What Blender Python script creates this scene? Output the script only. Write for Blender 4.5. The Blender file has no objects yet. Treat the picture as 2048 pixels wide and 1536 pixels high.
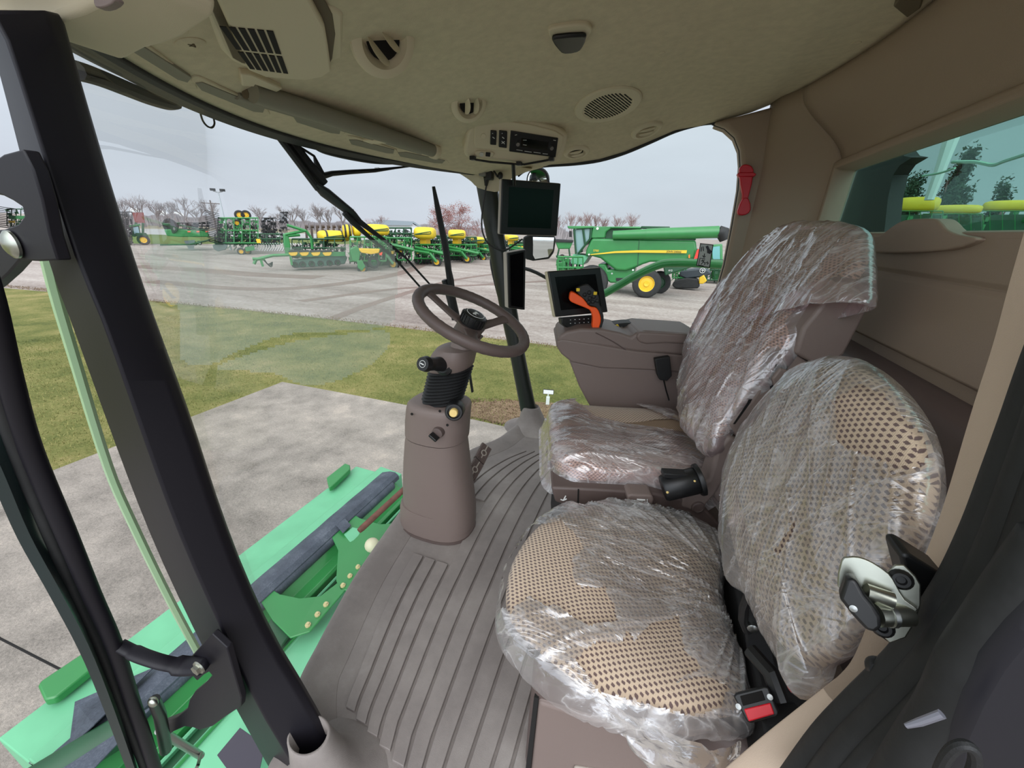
EXPOSURE=0.12
import bpy, bmesh, math, random
from mathutils import Vector, Matrix, noise
V=Vector; PI=math.pi
random.seed(7)
C=bpy.context.scene.collection
# ---------------------------------------------------------------- camera model
FPX=769.; TH=math.radians(21.9); RO=math.radians(2.2); PS=math.radians(19.0); HC=1.20
_r0=V((math.cos(PS),math.sin(PS),0)); FW=V((-math.sin(PS)*math.cos(TH),math.cos(PS)*math.cos(TH),-math.sin(TH)))
_u0=_r0.cross(FW); RT=math.cos(RO)*_r0+math.sin(RO)*_u0; UP=math.cos(RO)*_u0-math.sin(RO)*_r0
EYE=V((0,0,HC))
def ray(px,py): return FW+(px-1024)/FPX*RT+(768-py)/FPX*UP
def W(px,py,ax,v):
    d=ray(px,py); return EYE+d*((v-EYE[ax])/d[ax])
def WP(px,py,P0,N):
    d=ray(px,py); return EYE+d*((P0-EYE).dot(N)/d.dot(N))
def PX(p):
    v=p-EYE; z=v.dot(FW); return 1024+FPX*v.dot(RT)/z, 768-FPX*v.dot(UP)/z
cd=bpy.data.cameras.new('camera'); cam=bpy.data.objects.new('camera',cd); C.objects.link(cam)
cd.sensor_width=36; cd.lens=FPX/2048*36; cd.clip_start=.02; cd.clip_end=3000
M=Matrix((RT,UP,-FW)).transposed().to_4x4(); M.translation=EYE; cam.matrix_world=M
bpy.context.scene.camera=cam
# ---------------------------------------------------------------- materials
def s2l(c): return tuple(((x/255)/12.92 if x/255<=.04045 else ((x/255+.055)/1.055)**2.4) for x in c)
class NT:
    def __init__(s,name):
        s.m=bpy.data.materials.new(name); s.m.use_nodes=True; s.t=s.m.node_tree; s.n=s.t.nodes
        s.b=s.n['Principled BSDF']; s.o=s.n['Material Output']
    def add(s,ty,**k):
        n=s.n.new(ty)
        for a,v in k.items():
            if hasattr(n,a): setattr(n,a,v)
            else: n.inputs[a.replace('_',' ')].default_value=v
        return n
    def L(s,a,b): s.t.links.new(a,b)
    def math(s,op,a,b=None,c=None):
        n=s.n.new('ShaderNodeMath'); n.operation=op
        for i,x in enumerate((a,b,c)):
            if x is None: continue
            if isinstance(x,(int,float)): n.inputs[i].default_value=x
            else: s.L(x,n.inputs[i])
        return n.outputs[0]
    def coord(s,k='Object'): return s.n.new('ShaderNodeTexCoord').outputs[k]
    def noise(s,scale,detail=4,co=None,rough=.5,stretch=None):
        n=s.n.new('ShaderNodeTexNoise'); n.inputs['Scale'].default_value=scale; n.inputs['Detail'].default_value=detail; n.inputs['Roughness'].default_value=rough
        co=co or s.coord()
        if stretch:
            mp=s.n.new('ShaderNodeMapping'); mp.inputs['Scale'].default_value=stretch; s.L(co,mp.inputs['Vector']); co=mp.outputs[0]
        s.L(co,n.inputs['Vector']); return n.outputs['Fac']
    def ramp(s,f,stops):
        n=s.n.new('ShaderNodeValToRGB'); e=n.color_ramp.elements
        while len(e)<len(stops): e.new(.5)
        for i,(p,c) in enumerate(stops): e[i].position=p; e[i].color=(*c,1) if len(c)==3 else c
        s.L(f,n.inputs[0]); return n.outputs[0]
    def mix(s,f,a,b):
        n=s.n.new('ShaderNodeMix'); n.data_type='RGBA'
        for i,x in ((0,f),(6,a),(7,b)):
            if isinstance(x,(int,float)): n.inputs[i].default_value=x
            elif isinstance(x,tuple): n.inputs[i].default_value=(*x,1)
            else: s.L(x,n.inputs[i])
        return n.outputs[2]
    def bump(s,h,st=.3,d=.002):
        n=s.n.new('ShaderNodeBump'); n.inputs['Strength'].default_value=st; n.inputs['Distance'].default_value=d
        s.L(h,n.inputs['Height']); s.L(n.outputs[0],s.b.inputs['Normal']); return n
def mat(name,col,rough=.5,metal=0,bump=0,bscale=400,var=0,vscale=6,emit=0,lin=False,spec=None,coat=0):
    t=NT(name); c=tuple(col) if lin else s2l(col)
    t.b.inputs['Roughness'].default_value=rough; t.b.inputs['Metallic'].default_value=metal
    if spec is not None: t.b.inputs['Specular IOR Level'].default_value=spec
    if coat: t.b.inputs['Coat Weight'].default_value=coat
    if var:
        f=t.noise(vscale,5); t.L(t.ramp(f,[(.3,tuple(x*(1-var) for x in c)),(.7,tuple(min(1,x*(1+var)) for x in c))]),t.b.inputs['Base Color'])
    else: t.b.inputs['Base Color'].default_value=(*c,1)
    if bump: t.bump(t.noise(bscale,3),bump,.001)
    if emit: t.b.inputs['Emission Color'].default_value=(*c,1); t.b.inputs['Emission Strength'].default_value=emit
    return t.m
# ---------------------------------------------------------------- mesh builder
ROOTW={}
class MB:
    def __init__(s): s.b=bmesh.new(); s.uv=None
    def prism(s,pts,ext):
        b=s.b; e=V(ext); a=[b.verts.new(V(p)) for p in pts]; c=[b.verts.new(V(p)+e) for p in pts]; n=len(a)
        b.faces.new(a); b.faces.new(c[::-1])
        for i in range(n): b.faces.new((a[i],c[i],c[(i+1)%n],a[(i+1)%n]))
        return s
    def box(s,c,d,rot=None,rz=0):
        c=V(c); R=(rot or Matrix.Rotation(rz,3,'Z'))
        v=[s.b.verts.new(c+R@V((x*d[0]/2,y*d[1]/2,z*d[2]/2))) for x in(-1,1) for y in(-1,1) for z in(-1,1)]
        for f in((0,1,3,2),(4,6,7,5),(0,4,5,1),(2,3,7,6),(0,2,6,4),(1,5,7,3)): s.b.faces.new([v[i] for i in f])
        return s
    def loft(s,rings,cap=True,closed=True):
        rs=[[s.b.verts.new(V(p)) for p in r] for r in rings]; n=len(rs[0])
        for a,c in zip(rs,rs[1:]):
            for i in range(n if closed else n-1):
                j=(i+1)%n; s.b.faces.new((a[i],a[j],c[j],c[i]))
        if cap and closed:
            s.b.faces.new(rs[0][::-1]); s.b.faces.new(rs[-1])
        return s
    def tube(s,pts,r,n=10,cap=True,flat=1,upv=None):
        pts=[V(p) for p in pts]; m=len(pts); rr=r if isinstance(r,(list,tuple)) else [r]*m
        t0=(pts[1]-pts[0]).normalized(); a=V(upv) if upv else (V((0,0,1)) if abs(t0.z)<.9 else V((1,0,0)))
        a=(a-t0*a.dot(t0)).normalized(); rings=[]
        for i,p in enumerate(pts):
            t=(pts[min(i+1,m-1)]-pts[max(i-1,0)]).normalized()
            a=(a-t*a.dot(t)).normalized(); c=t.cross(a)
            rings.append([p+rr[i]*(math.cos(q)*a*flat+math.sin(q)*c) for q in [2*PI*k/n for k in range(n)]])
        return s.loft(rings,cap)
    def cyl(s,p0,p1,r0,r1=None,n=20): return s.tube([p0,p1],[r0,r0 if r1 is None else r1],n)
    def lathe(s,prof,o,ax,n=28,cap=True):
        o=V(o); ax=V(ax).normalized(); a=ax.orthogonal().normalized(); c=ax.cross(a)
        return s.loft([[o+ax*h+max(r,1e-4)*(math.cos(2*PI*k/n)*a+math.sin(2*PI*k/n)*c) for k in range(n)] for r,h in prof],cap)
    def ell(s,c,r,n=14,m=8,R=None):
        c=V(c); R=R or Matrix.Identity(3)
        return s.loft([[c+R@V((r[0]*math.cos(2*PI*k/n)*math.sin(PI*j/m+1e-3),r[1]*math.sin(2*PI*k/n)*math.sin(PI*j/m+1e-3),-r[2]*math.cos(PI*j/m))) for k in range(n)] for j in range(m+1)])
    def grid(s,f,nu,nv,uv=None):
        vs=[[s.b.verts.new(V(f(i/nu,j/nv))) for j in range(nv+1)] for i in range(nu+1)]
        L=s.b.loops.layers.uv.verify() if uv else None
        for i in range(nu):
            for j in range(nv):
                fc=s.b.faces.new((vs[i][j],vs[i+1][j],vs[i+1][j+1],vs[i][j+1]))
                if uv:
                    for l,(a,c) in zip(fc.loops,((i,j),(i+1,j),(i+1,j+1),(i,j+1))): l[L].uv=uv(a/nu,c/nv)
        return s
    def build(s,name,m,parent=None,smooth=False,bevel=0,seg=2,ang=35,fix=True,solid=0):
        if fix: bmesh.ops.recalc_face_normals(s.b,faces=s.b.faces)
        me=bpy.data.meshes.new(name); 
        if parent is not None: org=ROOTW[parent.name]
        else:
            vs=s.b.verts; lo=V((min(v.co.x for v in vs),min(v.co.y for v in vs),min(v.co.z for v in vs))); hi=V((max(v.co.x for v in vs),max(v.co.y for v in vs),max(v.co.z for v in vs)))
            org=V(((lo.x+hi.x)/2,(lo.y+hi.y)/2,lo.z))
        for v in s.b.verts: v.co-=org
        s.b.to_mesh(me); s.b.free(); o=bpy.data.objects.new(name,me); C.objects.link(o)
        if isinstance(m,(list,tuple)):
            for q in m: me.materials.append(q)
        else: me.materials.append(m)
        if parent is not None: o.parent=parent; ROOTW[o.name]=org   # children of children share the root origin
        else: o.location=org; ROOTW[o.name]=org
        if smooth:
            for p in me.polygons: p.use_smooth=True
            if ang<180: me.set_sharp_from_angle(angle=math.radians(ang))
        if solid: q=o.modifiers.new('s','SOLIDIFY'); q.thickness=solid; q.offset=0
        if bevel:
            q=o.modifiers.new('b','BEVEL'); q.width=bevel; q.segments=seg; q.limit_method='ANGLE'; q.angle_limit=math.radians(30); q.harden_normals=False
            for p in me.polygons: p.use_smooth=True
            me.set_sharp_from_angle(angle=math.radians(50))
        return o
def thing(name,label,cat,loc,group=None):
    o=bpy.data.objects.new(name,None); C.objects.link(o); o.location=V(loc); o.empty_display_size=.05
    o['label']=label; o['category']=cat
    if group: o['group']=group
    ROOTW[o.name]=V(loc); return o
def tag(o,label,cat,group=None,kind=None):
    o['label']=label; o['category']=cat
    if group: o['group']=group
    if kind: o['kind']=kind
    return o
def struct(o,label=None):
    o['kind']='structure'
    if label: o['label']=label
    return o
def copy_tree(o,parent=None):
    c=o.copy(); C.objects.link(c); c.parent=parent
    for ch in list(o.children): copy_tree(ch,c)
    return c
def cr(pts,n=6,closed=True):
    """Catmull-Rom smoothing of a list of tuples"""
    m=len(pts); out=[]; P=[V(p) for p in pts]
    for i in (range(m) if closed else range(m-1)):
        g=lambda k: P[k%m] if closed else P[max(0,min(m-1,k))]
        a,b,c,d=g(i-1),g(i),g(i+1),g(i+2)
        for k in range(n):
            t=k/n; out.append(.5*((2*b)+(c-a)*t+(2*a-5*b+4*c-d)*t*t+(3*b-a-3*c+d)*t**3))
    if not closed: out.append(P[-1])
    return out
def px_poly(pts,P0,N,off=0): return [WP(p[0],p[1],P0,N)+N*off for p in pts]
def relief(pts,P0,N,t0,t1,smooth=0):
    """prism with a traced outline lying on plane P0,N, from offset t0 to t1 along N"""
    if smooth: pts=[tuple(p) for p in cr([V((a,b)) for a,b in pts],smooth)]
    return MB().prism(px_poly(pts,P0,N,t0),N*(t1-t0))
def arclen(pts,n):
    m=len(pts); d=[0]
    for i in range(m): d.append(d[-1]+(pts[(i+1)%m]-pts[i]).length)
    out=[];j=0
    for k in range(n):
        s=d[-1]*k/n
        while d[j+1]<s: j+=1
        t=(s-d[j])/max(1e-9,d[j+1]-d[j]); out.append(pts[j]*(1-t)+pts[(j+1)%m]*t)
    return out
def pillow(outline3,P0,N,U,Tf,Tb,n=72,rings=14,p=3.,disp=None,center=None,hole=None,half=False,grow=0,uvrot=0,skirt=None):
    """closed cushion grown from a planar outline: front bulge Tf, back bulge Tb"""
    N=N.normalized(); U=(U-N*U.dot(N)).normalized(); Vv=N.cross(U)
    o2=[V(((q-P0).dot(U),(q-P0).dot(Vv))) for q in outline3]; o2=arclen(o2,n)
    c=center or sum(o2,V((0,0)))/n
    if grow: o2=[q+(q-c).normalized()*grow for q in o2]
    b=bmesh.new(); L=b.loops.layers.uv.verify()
    def pt(r,k,side):
        q=c+(o2[k]-c)*r
        h=(1-r**p)**(1/2.2) if r<1 else 0
        z=Tf*h if side>0 else -Tb*h
        if disp and side>0: z+=disp(q.x,q.y,r)
        return P0+U*q.x+Vv*q.y+N*z, q, z
    prof=[((i/rings)**.75) for i in range(1,rings+1)]
    sides=[1] if half else [1,-1]
    edge=None
    for sd in sides:
        cv=b.verts.new(pt(0,0,sd)[0]); prev=None
        for i,r in enumerate(prof):
            last=i==len(prof)-1
            if last and sd<0: cur=edge
            else: cur=[b.verts.new(pt(r,k,sd)[0]) for k in range(n)]
            if last and sd>0: edge=cur
            for k in range(n):
                j=(k+1)%n
                if prev is None: f=b.faces.new((cv,cur[k],cur[j]))
                else: f=b.faces.new((prev[k],cur[k],cur[j],prev[j]))
            prev=cur
    if skirt:
        for d,g in skirt:
            cur=[]
            for k in range(n):
                q=c+(o2[k]-c)*(1+g)
                cur.append(b.verts.new(P0+U*q.x+Vv*q.y+V((0,0,-d))+N*(disp(q.x*1.3,q.y*1.3,1) if disp else 0)))
            for k in range(n): b.faces.new((edge[k],cur[k],cur[(k+1)%n],edge[(k+1)%n]))
            edge=cur
    for f in b.faces:
        nn=f.normal if f.normal.length>0 else N
        f.normal_update(); side=abs(f.normal.dot(N))<.45
        for l in f.loops:
            d=l.vert.co-P0; u,v,w=d.dot(U),d.dot(Vv),d.dot(N)
            if side:
                if abs(f.normal.dot(U))>abs(f.normal.dot(Vv)): u=u+w*(1 if f.normal.dot(U)<0 else -1)
                else: v=v+w*(1 if f.normal.dot(Vv)<0 else -1)
            l[L].uv=(u*math.cos(uvrot)-v*math.sin(uvrot),u*math.sin(uvrot)+v*math.cos(uvrot))
    if hole:
        dl=[f for f in b.faces if hole(f.calc_center_median())]
        bmesh.ops.delete(b,geom=dl,context='FACES')
    mb=MB(); mb.b.free(); mb.b=b; return mb
def inpoly(x,y,P):
    r=False;j=len(P)-1
    for i in range(len(P)):
        a,b=P[i],P[j]
        if (a[1]>y)!=(b[1]>y) and x<(b[0]-a[0])*(y-a[1])/(b[1]-a[1])+a[0]: r=not r
        j=i
    return r
def text(body,name,m,size,loc,X,Y,parent=None,ext=.0006,align='CENTER'):
    """lettering as a real mesh: X right direction, Y up direction"""
    cu=bpy.data.curves.new(name,'FONT'); cu.body=body; cu.size=size; cu.extrude=ext; cu.align_x=align; cu.align_y='CENTER'
    ob=bpy.data.objects.new('tmp',cu); C.objects.link(ob); bpy.context.view_layer.update()
    me=bpy.data.meshes.new_from_object(ob.evaluated_get(bpy.context.evaluated_depsgraph_get())); bpy.data.objects.remove(ob)
    X=V(X).normalized(); Y=V(Y).normalized(); Z=X.cross(Y); R=Matrix((X,Y,Z)).transposed().to_4x4(); R.translation=V(loc)
    me.transform(R); me.materials.clear(); me.materials.append(m)
    o=bpy.data.objects.new(name,me); C.objects.link(o)
    if parent is not None:
        org=ROOTW[parent.name]; me.transform(Matrix.Translation(-org)); o.parent=parent; ROOTW[o.name]=org
    return o
# ---------------------------------------------------------------- world + light
w=bpy.data.worlds.new('world'); bpy.context.scene.world=w; w.use_nodes=True
wt=w.node_tree; bg=wt.nodes['Background']
tc=wt.nodes.new('ShaderNodeTexCoord'); sp=wt.nodes.new('ShaderNodeSeparateXYZ'); wt.links.new(tc.outputs['Generated'],sp.inputs[0])
rp=wt.nodes.new('ShaderNodeValToRGB'); e=rp.color_ramp.elements
e[0].position=0; e[0].color=(.60,.64,.72,1); e[1].position=1; e[1].color=(1.0,1.03,1.08,1)
for p_,c_ in ((.12,(.60,.66,.74)),(.4,(.62,.69,.76)),(.62,(.95,.99,1.05))):
    x=e.new(p_); x.color=(*c_,1)
wt.links.new(sp.outputs['Z'],rp.inputs[0])
nz=wt.nodes.new('ShaderNodeTexNoise'); nz.inputs['Scale'].default_value=2.2; nz.inputs['Detail'].default_value=4
mp=wt.nodes.new('ShaderNodeMapping'); mp.inputs['Scale'].default_value=(1,1,3.5); wt.links.new(tc.outputs['Generated'],mp.inputs[0]); wt.links.new(mp.outputs[0],nz.inputs['Vector'])
r2=wt.nodes.new('ShaderNodeMapRange'); r2.inputs[1].default_value=.3; r2.inputs[2].default_value=.7; r2.inputs[3].default_value=.93; r2.inputs[4].default_value=1.07
wt.links.new(nz.outputs['Fac'],r2.inputs[0])
vm=wt.nodes.new('ShaderNodeVectorMath'); vm.operation='SCALE'; wt.links.new(rp.outputs[0],vm.inputs[0]); wt.links.new(r2.outputs[0],vm.inputs['Scale'])
dt=wt.nodes.new('ShaderNodeVectorMath'); dt.operation='DOT_PRODUCT'; dt.inputs[1].default_value=(.35,-.85,.40); wt.links.new(tc.outputs['Generated'],dt.inputs[0])
r3=wt.nodes.new('ShaderNodeMapRange'); r3.interpolation_type='SMOOTHSTEP'; r3.inputs[1].default_value=.0; r3.inputs[2].default_value=1.; r3.inputs[3].default_value=1.; r3.inputs[4].default_value=3.2; wt.links.new(dt.outputs['Value'],r3.inputs[0])
v2=wt.nodes.new('ShaderNodeVectorMath'); v2.operation='SCALE'; wt.links.new(vm.outputs[0],v2.inputs[0]); wt.links.new(r3.outputs[0],v2.inputs['Scale'])
wt.links.new(v2.outputs[0],bg.inputs['Color']); bg.inputs['Strength'].default_value=1.0
sc=bpy.context.scene
sc.view_settings.view_transform='Standard'; sc.view_settings.look='None'; sc.view_settings.gamma=1; sc.view_settings.use_curve_mapping=False
sc.view_settings.exposure=EXPOSURE
sd=bpy.data.lights.new('sun','SUN'); sd.energy=.7; sd.angle=math.radians(40); sd.color=(1,.98,.95); so=bpy.data.objects.new('sun',sd); C.objects.link(so)
so.rotation_euler=(math.radians(55),0,math.radians(12)); so.location=(0,-30,40)
# ---------------------------------------------------------------- materials
BROWN=mat('brown_plastic',(122,107,101),.5,bump=.35,bscale=900)
BROWND=mat('dark_brown_plastic',(92,78,74),.5,bump=.35,bscale=900)
WALLP=mat('wall_panel_plastic',(156,137,120),.62,bump=.5,bscale=700)
LINER=mat('headliner_fabric',(198,186,158),.95,bump=.7,bscale=260,var=.07,vscale=40)
LINERP=mat('headliner_plastic',(204,192,164),.6,bump=.2,bscale=700)
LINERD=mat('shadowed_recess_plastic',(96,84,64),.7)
GREYB=mat('grey_vent_strip',(132,128,112),.7,bump=.5,bscale=900)
BEIGE=mat('beige_trim_plastic',(206,184,164),.6,bump=.35,bscale=900)
BLACK=mat('black_plastic',(22,22,23),.42)
BLACKM=mat('black_rough_plastic',(26,26,27),.6,bump=.4,bscale=500)
BLACKP=mat('black_painted_steel',(22,20,26),.5,bump=.08,bscale=120,spec=.3)
RUBBER=mat('black_rubber_seal',(27,28,29),.62,bump=.5,bscale=90,var=.25,vscale=30)
HOLE=mat('dark_opening',(16,13,11),.9)
SCREEN=mat('dark_screen_glass',(10,15,14),.12)
SILVER=mat('zinc_plated_steel',(176,178,166),.32,1,bump=.15,bscale=60,var=.08,vscale=30)
STEEL=mat('grey_steel',(160,162,160),.35,1)
ORANGE=mat('orange_rubber',(255,92,24),.45)
YEL=mat('yellow_marking',(232,198,40),.5)
WHITE=mat('white_marking',(225,226,224),.5)
RED=mat('red_plastic',(200,16,38),.4)
REDB=mat('red_button_plastic',(236,30,48),.4)
GREEN=mat('green_paint',(46,124,64),.35,coat=.2,var=.06,vscale=3)
GREENL=mat('light_green_paint',(104,176,134),.45,bump=.1,bscale=30,var=.08,vscale=5)
GREEND=mat('dark_green_paint',(32,76,48),.5,var=.15,vscale=4)
YELP=mat('yellow_paint',(226,184,44),.4)
TANK=mat('yellow_poly_tank',(222,192,40),.5,var=.05,vscale=3)
TYRE=mat('tyre_rubber',(44,44,44),.85,bump=.5,bscale=20,var=.2,vscale=6)
CREAM=mat('cream_button',(236,205,128),.45)
CABLE=mat('black_cable',(16,16,16),.5)
MIRG=mat('mirror_glass',(215,220,222),.03,1)
# floor mat with scuffs
t=NT('floor_mat_rubber'); n1=t.noise(5,6,rough=.7); n2=t.noise(2.2,3)
t.L(t.ramp(t.math('ADD',t.math('MULTIPLY',n1,.6),t.math('MULTIPLY',n2,.4)),[(.38,s2l((122,114,110))),(.55,s2l((140,132,127))),(.72,s2l((164,157,151)))]),t.b.inputs['Base Color'])
t.b.inputs['Roughness'].default_value=.62; t.bump(t.noise(700,3),.5,.001); MATF=t.m
t=NT('woven_seat_fabric'); uv=t.coord('UV'); s_=t.n.new('ShaderNodeSeparateXYZ'); t.L(uv,s_.inputs[0])
def dots(t,s_,pu,pv):
    v=t.math('DIVIDE',s_.outputs[1],pv); row=t.math('FLOOR',v); u=t.math('ADD',t.math('DIVIDE',s_.outputs[0],pu),t.math('MULTIPLY',t.math('FLOORED_MODULO',row,2.),.5))
    du=t.math('ABSOLUTE',t.math('SUBTRACT',t.math('FRACT',u),.5)); dv=t.math('ABSOLUTE',t.math('SUBTRACT',t.math('FRACT',v),.5))
    a=t.math('POWER',t.math('ADD',t.math('POWER',t.math('MULTIPLY',du,1.75),4.),t.math('POWER',t.math('MULTIPLY',dv,1.5),4.)),.25)
    a=t.math('ADD',a,t.math('MULTIPLY',t.math('SUBTRACT',t.noise(420,2),.5),.22)); return a
d1=dots(t,s_,.0125,.0068); f1=t.ramp(d1,[(.40,s2l((104,84,80))),(.54,s2l((200,178,154)))])
wv=t.math('MULTIPLY',t.math('SINE',t.math('MULTIPLY',s_.outputs[0],2600)),t.math('SINE',t.math('MULTIPLY',s_.outputs[1],1900)))
t.L(f1,t.b.inputs['Base Color']); t.b.inputs['Roughness'].default_value=.92; t.b.inputs['Sheen Weight'].default_value=.25
t.bump(t.math('ADD',t.math('MULTIPLY',t.math('MINIMUM',d1,.6),2.),t.math('MULTIPLY',wv,.35)),.55,.0012); FABRIC=t.m
t=NT('fine_seat_fabric'); uv=t.coord('UV'); s_=t.n.new('ShaderNodeSeparateXYZ'); t.L(uv,s_.inputs[0])
d1=dots(t,s_,.0078,.0046); t.L(t.ramp(d1,[(.42,s2l((100,82,72))),(.6,s2l((170,146,120)))]),t.b.inputs['Base Color']); t.b.inputs['Roughness'].default_value=.95; t.bump(d1,.5,.001); FABFINE=t.m
def film(name,tint,haze,wr=1.):
    t=NT(name); t.n.remove(t.b)
    co=t.coord()
    wn=t.n.new('ShaderNodeTexNoise'); wn.inputs['Scale'].default_value=5; wn.inputs['Detail'].default_value=5; wn.inputs['Distortion'].default_value=1.6
    mp=t.n.new('ShaderNodeMapping'); mp.inputs['Scale'].default_value=(.8,3.4,1.5); mp.inputs['Rotation'].default_value=(.3,.2,.5); t.L(co,mp.inputs[0]); t.L(mp.outputs[0],wn.inputs['Vector'])
    rid=t.math('SUBTRACT',1.,t.math('MULTIPLY',t.math('ABSOLUTE',t.math('SUBTRACT',wn.outputs['Fac'],.5)),7.))
    rid=t.math('MAXIMUM',rid,0.); vo=t.n.new('ShaderNodeTexVoronoi'); vo.feature='DISTANCE_TO_EDGE'; vo.inputs['Scale'].default_value=16; t.L(mp.outputs[0],vo.inputs['Vector'])
    cr_=t.math('MAXIMUM',t.math('SUBTRACT',1.,t.math('MULTIPLY',vo.outputs['Distance'],14.)),0.)
    h=t.math('ADD',t.math('MULTIPLY',rid,.7),t.math('ADD',t.math('MULTIPLY',cr_,.2),t.math('MULTIPLY',t.noise(45,4),.25)))
    bp=t.n.new('ShaderNodeBump'); bp.inputs['Strength'].default_value=.6; bp.inputs['Distance'].default_value=.003*wr; t.L(h,bp.inputs['Height'])
    tr=t.n.new('ShaderNodeBsdfTransparent'); tr.inputs[0].default_value=(*tint,1)
    di=t.n.new('ShaderNodeBsdfDiffuse'); di.inputs[0].default_value=(.95,.93,.94,1) ; tl=t.n.new('ShaderNodeBsdfTranslucent'); tl.inputs[0].default_value=(.9,.88,.88,1)
    gl=t.n.new('ShaderNodeBsdfGlossy'); gl.inputs['Roughness'].default_value=.2; gl.inputs[0].default_value=(1,1,1,1)
    for q in (di,tl,gl): t.L(bp.outputs[0],q.inputs['Normal'])
    m0=t.n.new('ShaderNodeMixShader'); m0.inputs[0].default_value=.4; t.L(di.outputs[0],m0.inputs[1]); t.L(tl.outputs[0],m0.inputs[2])
    m1=t.n.new('ShaderNodeMixShader'); big=t.noise(3.5,3)
    fac=t.math('ADD',haze,t.math('ADD',t.math('MULTIPLY',t.math('POWER',rid,5.),.34),t.math('ADD',t.math('MULTIPLY',t.math('POWER',cr_,3.),.05),t.math('MULTIPLY',t.math('SUBTRACT',big,.5),.7))))
    fac=t.math('MINIMUM',t.math('MAXIMUM',fac,.05),.85)
    t.L(fac,m1.inputs[0]); t.L(tr.outputs[0],m1.inputs[1]); t.L(m0.outputs[0],m1.inputs[2])
    fr=t.n.new('ShaderNodeFresnel'); fr.inputs[0].default_value=1.45; t.L(bp.outputs[0],fr.inputs['Normal'])
    m2=t.n.new('ShaderNodeMixShader'); t.L(t.math('MINIMUM',t.math('MULTIPLY',t.math('ADD',fr.outputs[0],.03),2.3),.8),m2.inputs[0]); t.L(m1.outputs[0],m2.inputs[1]); t.L(gl.outputs[0],m2.inputs[2])
    t.L(m2.outputs[0],t.o.inputs[0]); return t.m
FILMC=film('clear_plastic_film',(.99,.985,.985),.19)
FILMP=film('pinkish_plastic_film',(.985,.80,.83),.24)
def glass(name,tint,refl=1.):
    t=NT(name); t.n.remove(t.b)
    tr=t.n.new('ShaderNodeBsdfTransparent'); tr.inputs[0].default_value=(*tint,1)
    gl=t.n.new('ShaderNodeBsdfGlossy'); gl.inputs['Roughness'].default_value=.0; fr=t.n.new('ShaderNodeFresnel'); fr.inputs[0].default_value=1.35
    geo=t.n.new('ShaderNodeNewGeometry'); mi=t.n.new('ShaderNodeMixShader'); 
    # both sides of the pane mirror like a thin sheet
    ly=t.n.new('ShaderNodeLayerWeight'); ly.inputs['Blend'].default_value=.12
    f=t.math('MINIMUM',t.math('MULTIPLY',ly.outputs['Fresnel'],refl*.22),.22)
    t.L(f,mi.inputs[0]); t.L(tr.outputs[0],mi.inputs[1]); t.L(gl.outputs[0],mi.inputs[2]); t.L(mi.outputs[0],t.o.inputs[0]); return t.m
GLASS=glass('clear_window_glass',(.97,.985,.975)); GLASSG=glass('green_tinted_glass',(.56,.74,.69),1.6)
# ---------------------------------------------------------------- floor
ZG=-2.1
frontmat=[(-.56,.24),(-.63,.32),(-.735,.44),(-.776,.556),(-.835,.766),(-.868,.96),(-.90,1.226),(-.89,1.5),(-.83,1.72),(-.735,1.9),(-.70,2.05),(-.66,2.24)]
fm=cr([V((a,b)) for a,b in frontmat],6,False)
pts=[V((p.x,p.y,0)) for p in fm]+[V((.62,2.24,0)),V((.62,.14,0)),V((-.45,.14,0))]
b=MB().prism(pts,(0,0,-.06))
# smooth raised rim along the windscreen
rim=[]
for i,p in enumerate(fm):
    q=fm[min(i+1,len(fm)-1)]-fm[max(i-1,0)]; q.normalize(); nn=V((q.y,-q.x)); 
    if nn.x<0: nn=-nn
    r=[]
    for d,h in ((-.004,-.02),(-.004,.018),(.004,.024),(.02,.024),(.06,.012),(.10,.001),(.10,-.02)): r.append((p.x+nn.x*d,p.y+nn.y*d,h))
    rim.append(r)
b.loft(rim)
# ribs between the grooves
def fx(y):
    for a,c in zip(fm,fm[1:]):
        if a.y<=y<=c.y: return a.x+(c.x-a.x)*(y-a.y)/(c.y-a.y)
    return fm[-1].x
colc=(-.715,1.16)
def groove(i,y):
    """x of groove i: the outermost follow the windscreen, the inner ones run straight across"""
    k=min(1,i/9); x0=fx(y)+.15; 
    if y>1.35: x0+= (y-1.35)**2*.15
    xs=-.575+i*.044
    return x0*(1-k)+xs*k + i*.034*(1-k)
NG=17
for i in range(NG):
    y0=.455+ (0 if i<4 else min(.0,0))-(.012*i if i<4 else (.05+.055*(i-4))); y0=max(.16,y0); y1=2.02-.045*max(0,4-i) if i>=5 else 1.86+.02*i
    segs=[(y0,y1)]
    if i<3: segs=[(y0,colc[1]-.19-.0*i),(colc[1]+.2,y1)]
    for a,c in segs:
        prev=[]
        nseg=26
        L_,R_=[],[]
        for k in range(nseg+1):
            y=a+(c-a)*k/nseg; xa=groove(i,y)+.0045; xb=groove(i+1,y)-.0045
            if y>1.7: 
                sh=(y-1.7)*.25; xa-=0; 
            L_.append((xa,y)); R_.append((xb,y))
        rings=[[(xa,y,-.01),(xa,y,.009),(xb,y,.009),(xb,y,-.01)] for (xa,y),(xb,_) in zip(L_,R_)]
        b.loft(rings)
fl=b.build('floor',MATF,bevel=.0018,seg=2); struct(fl,'ribbed grey brown rubber cab floor mat')
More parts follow.
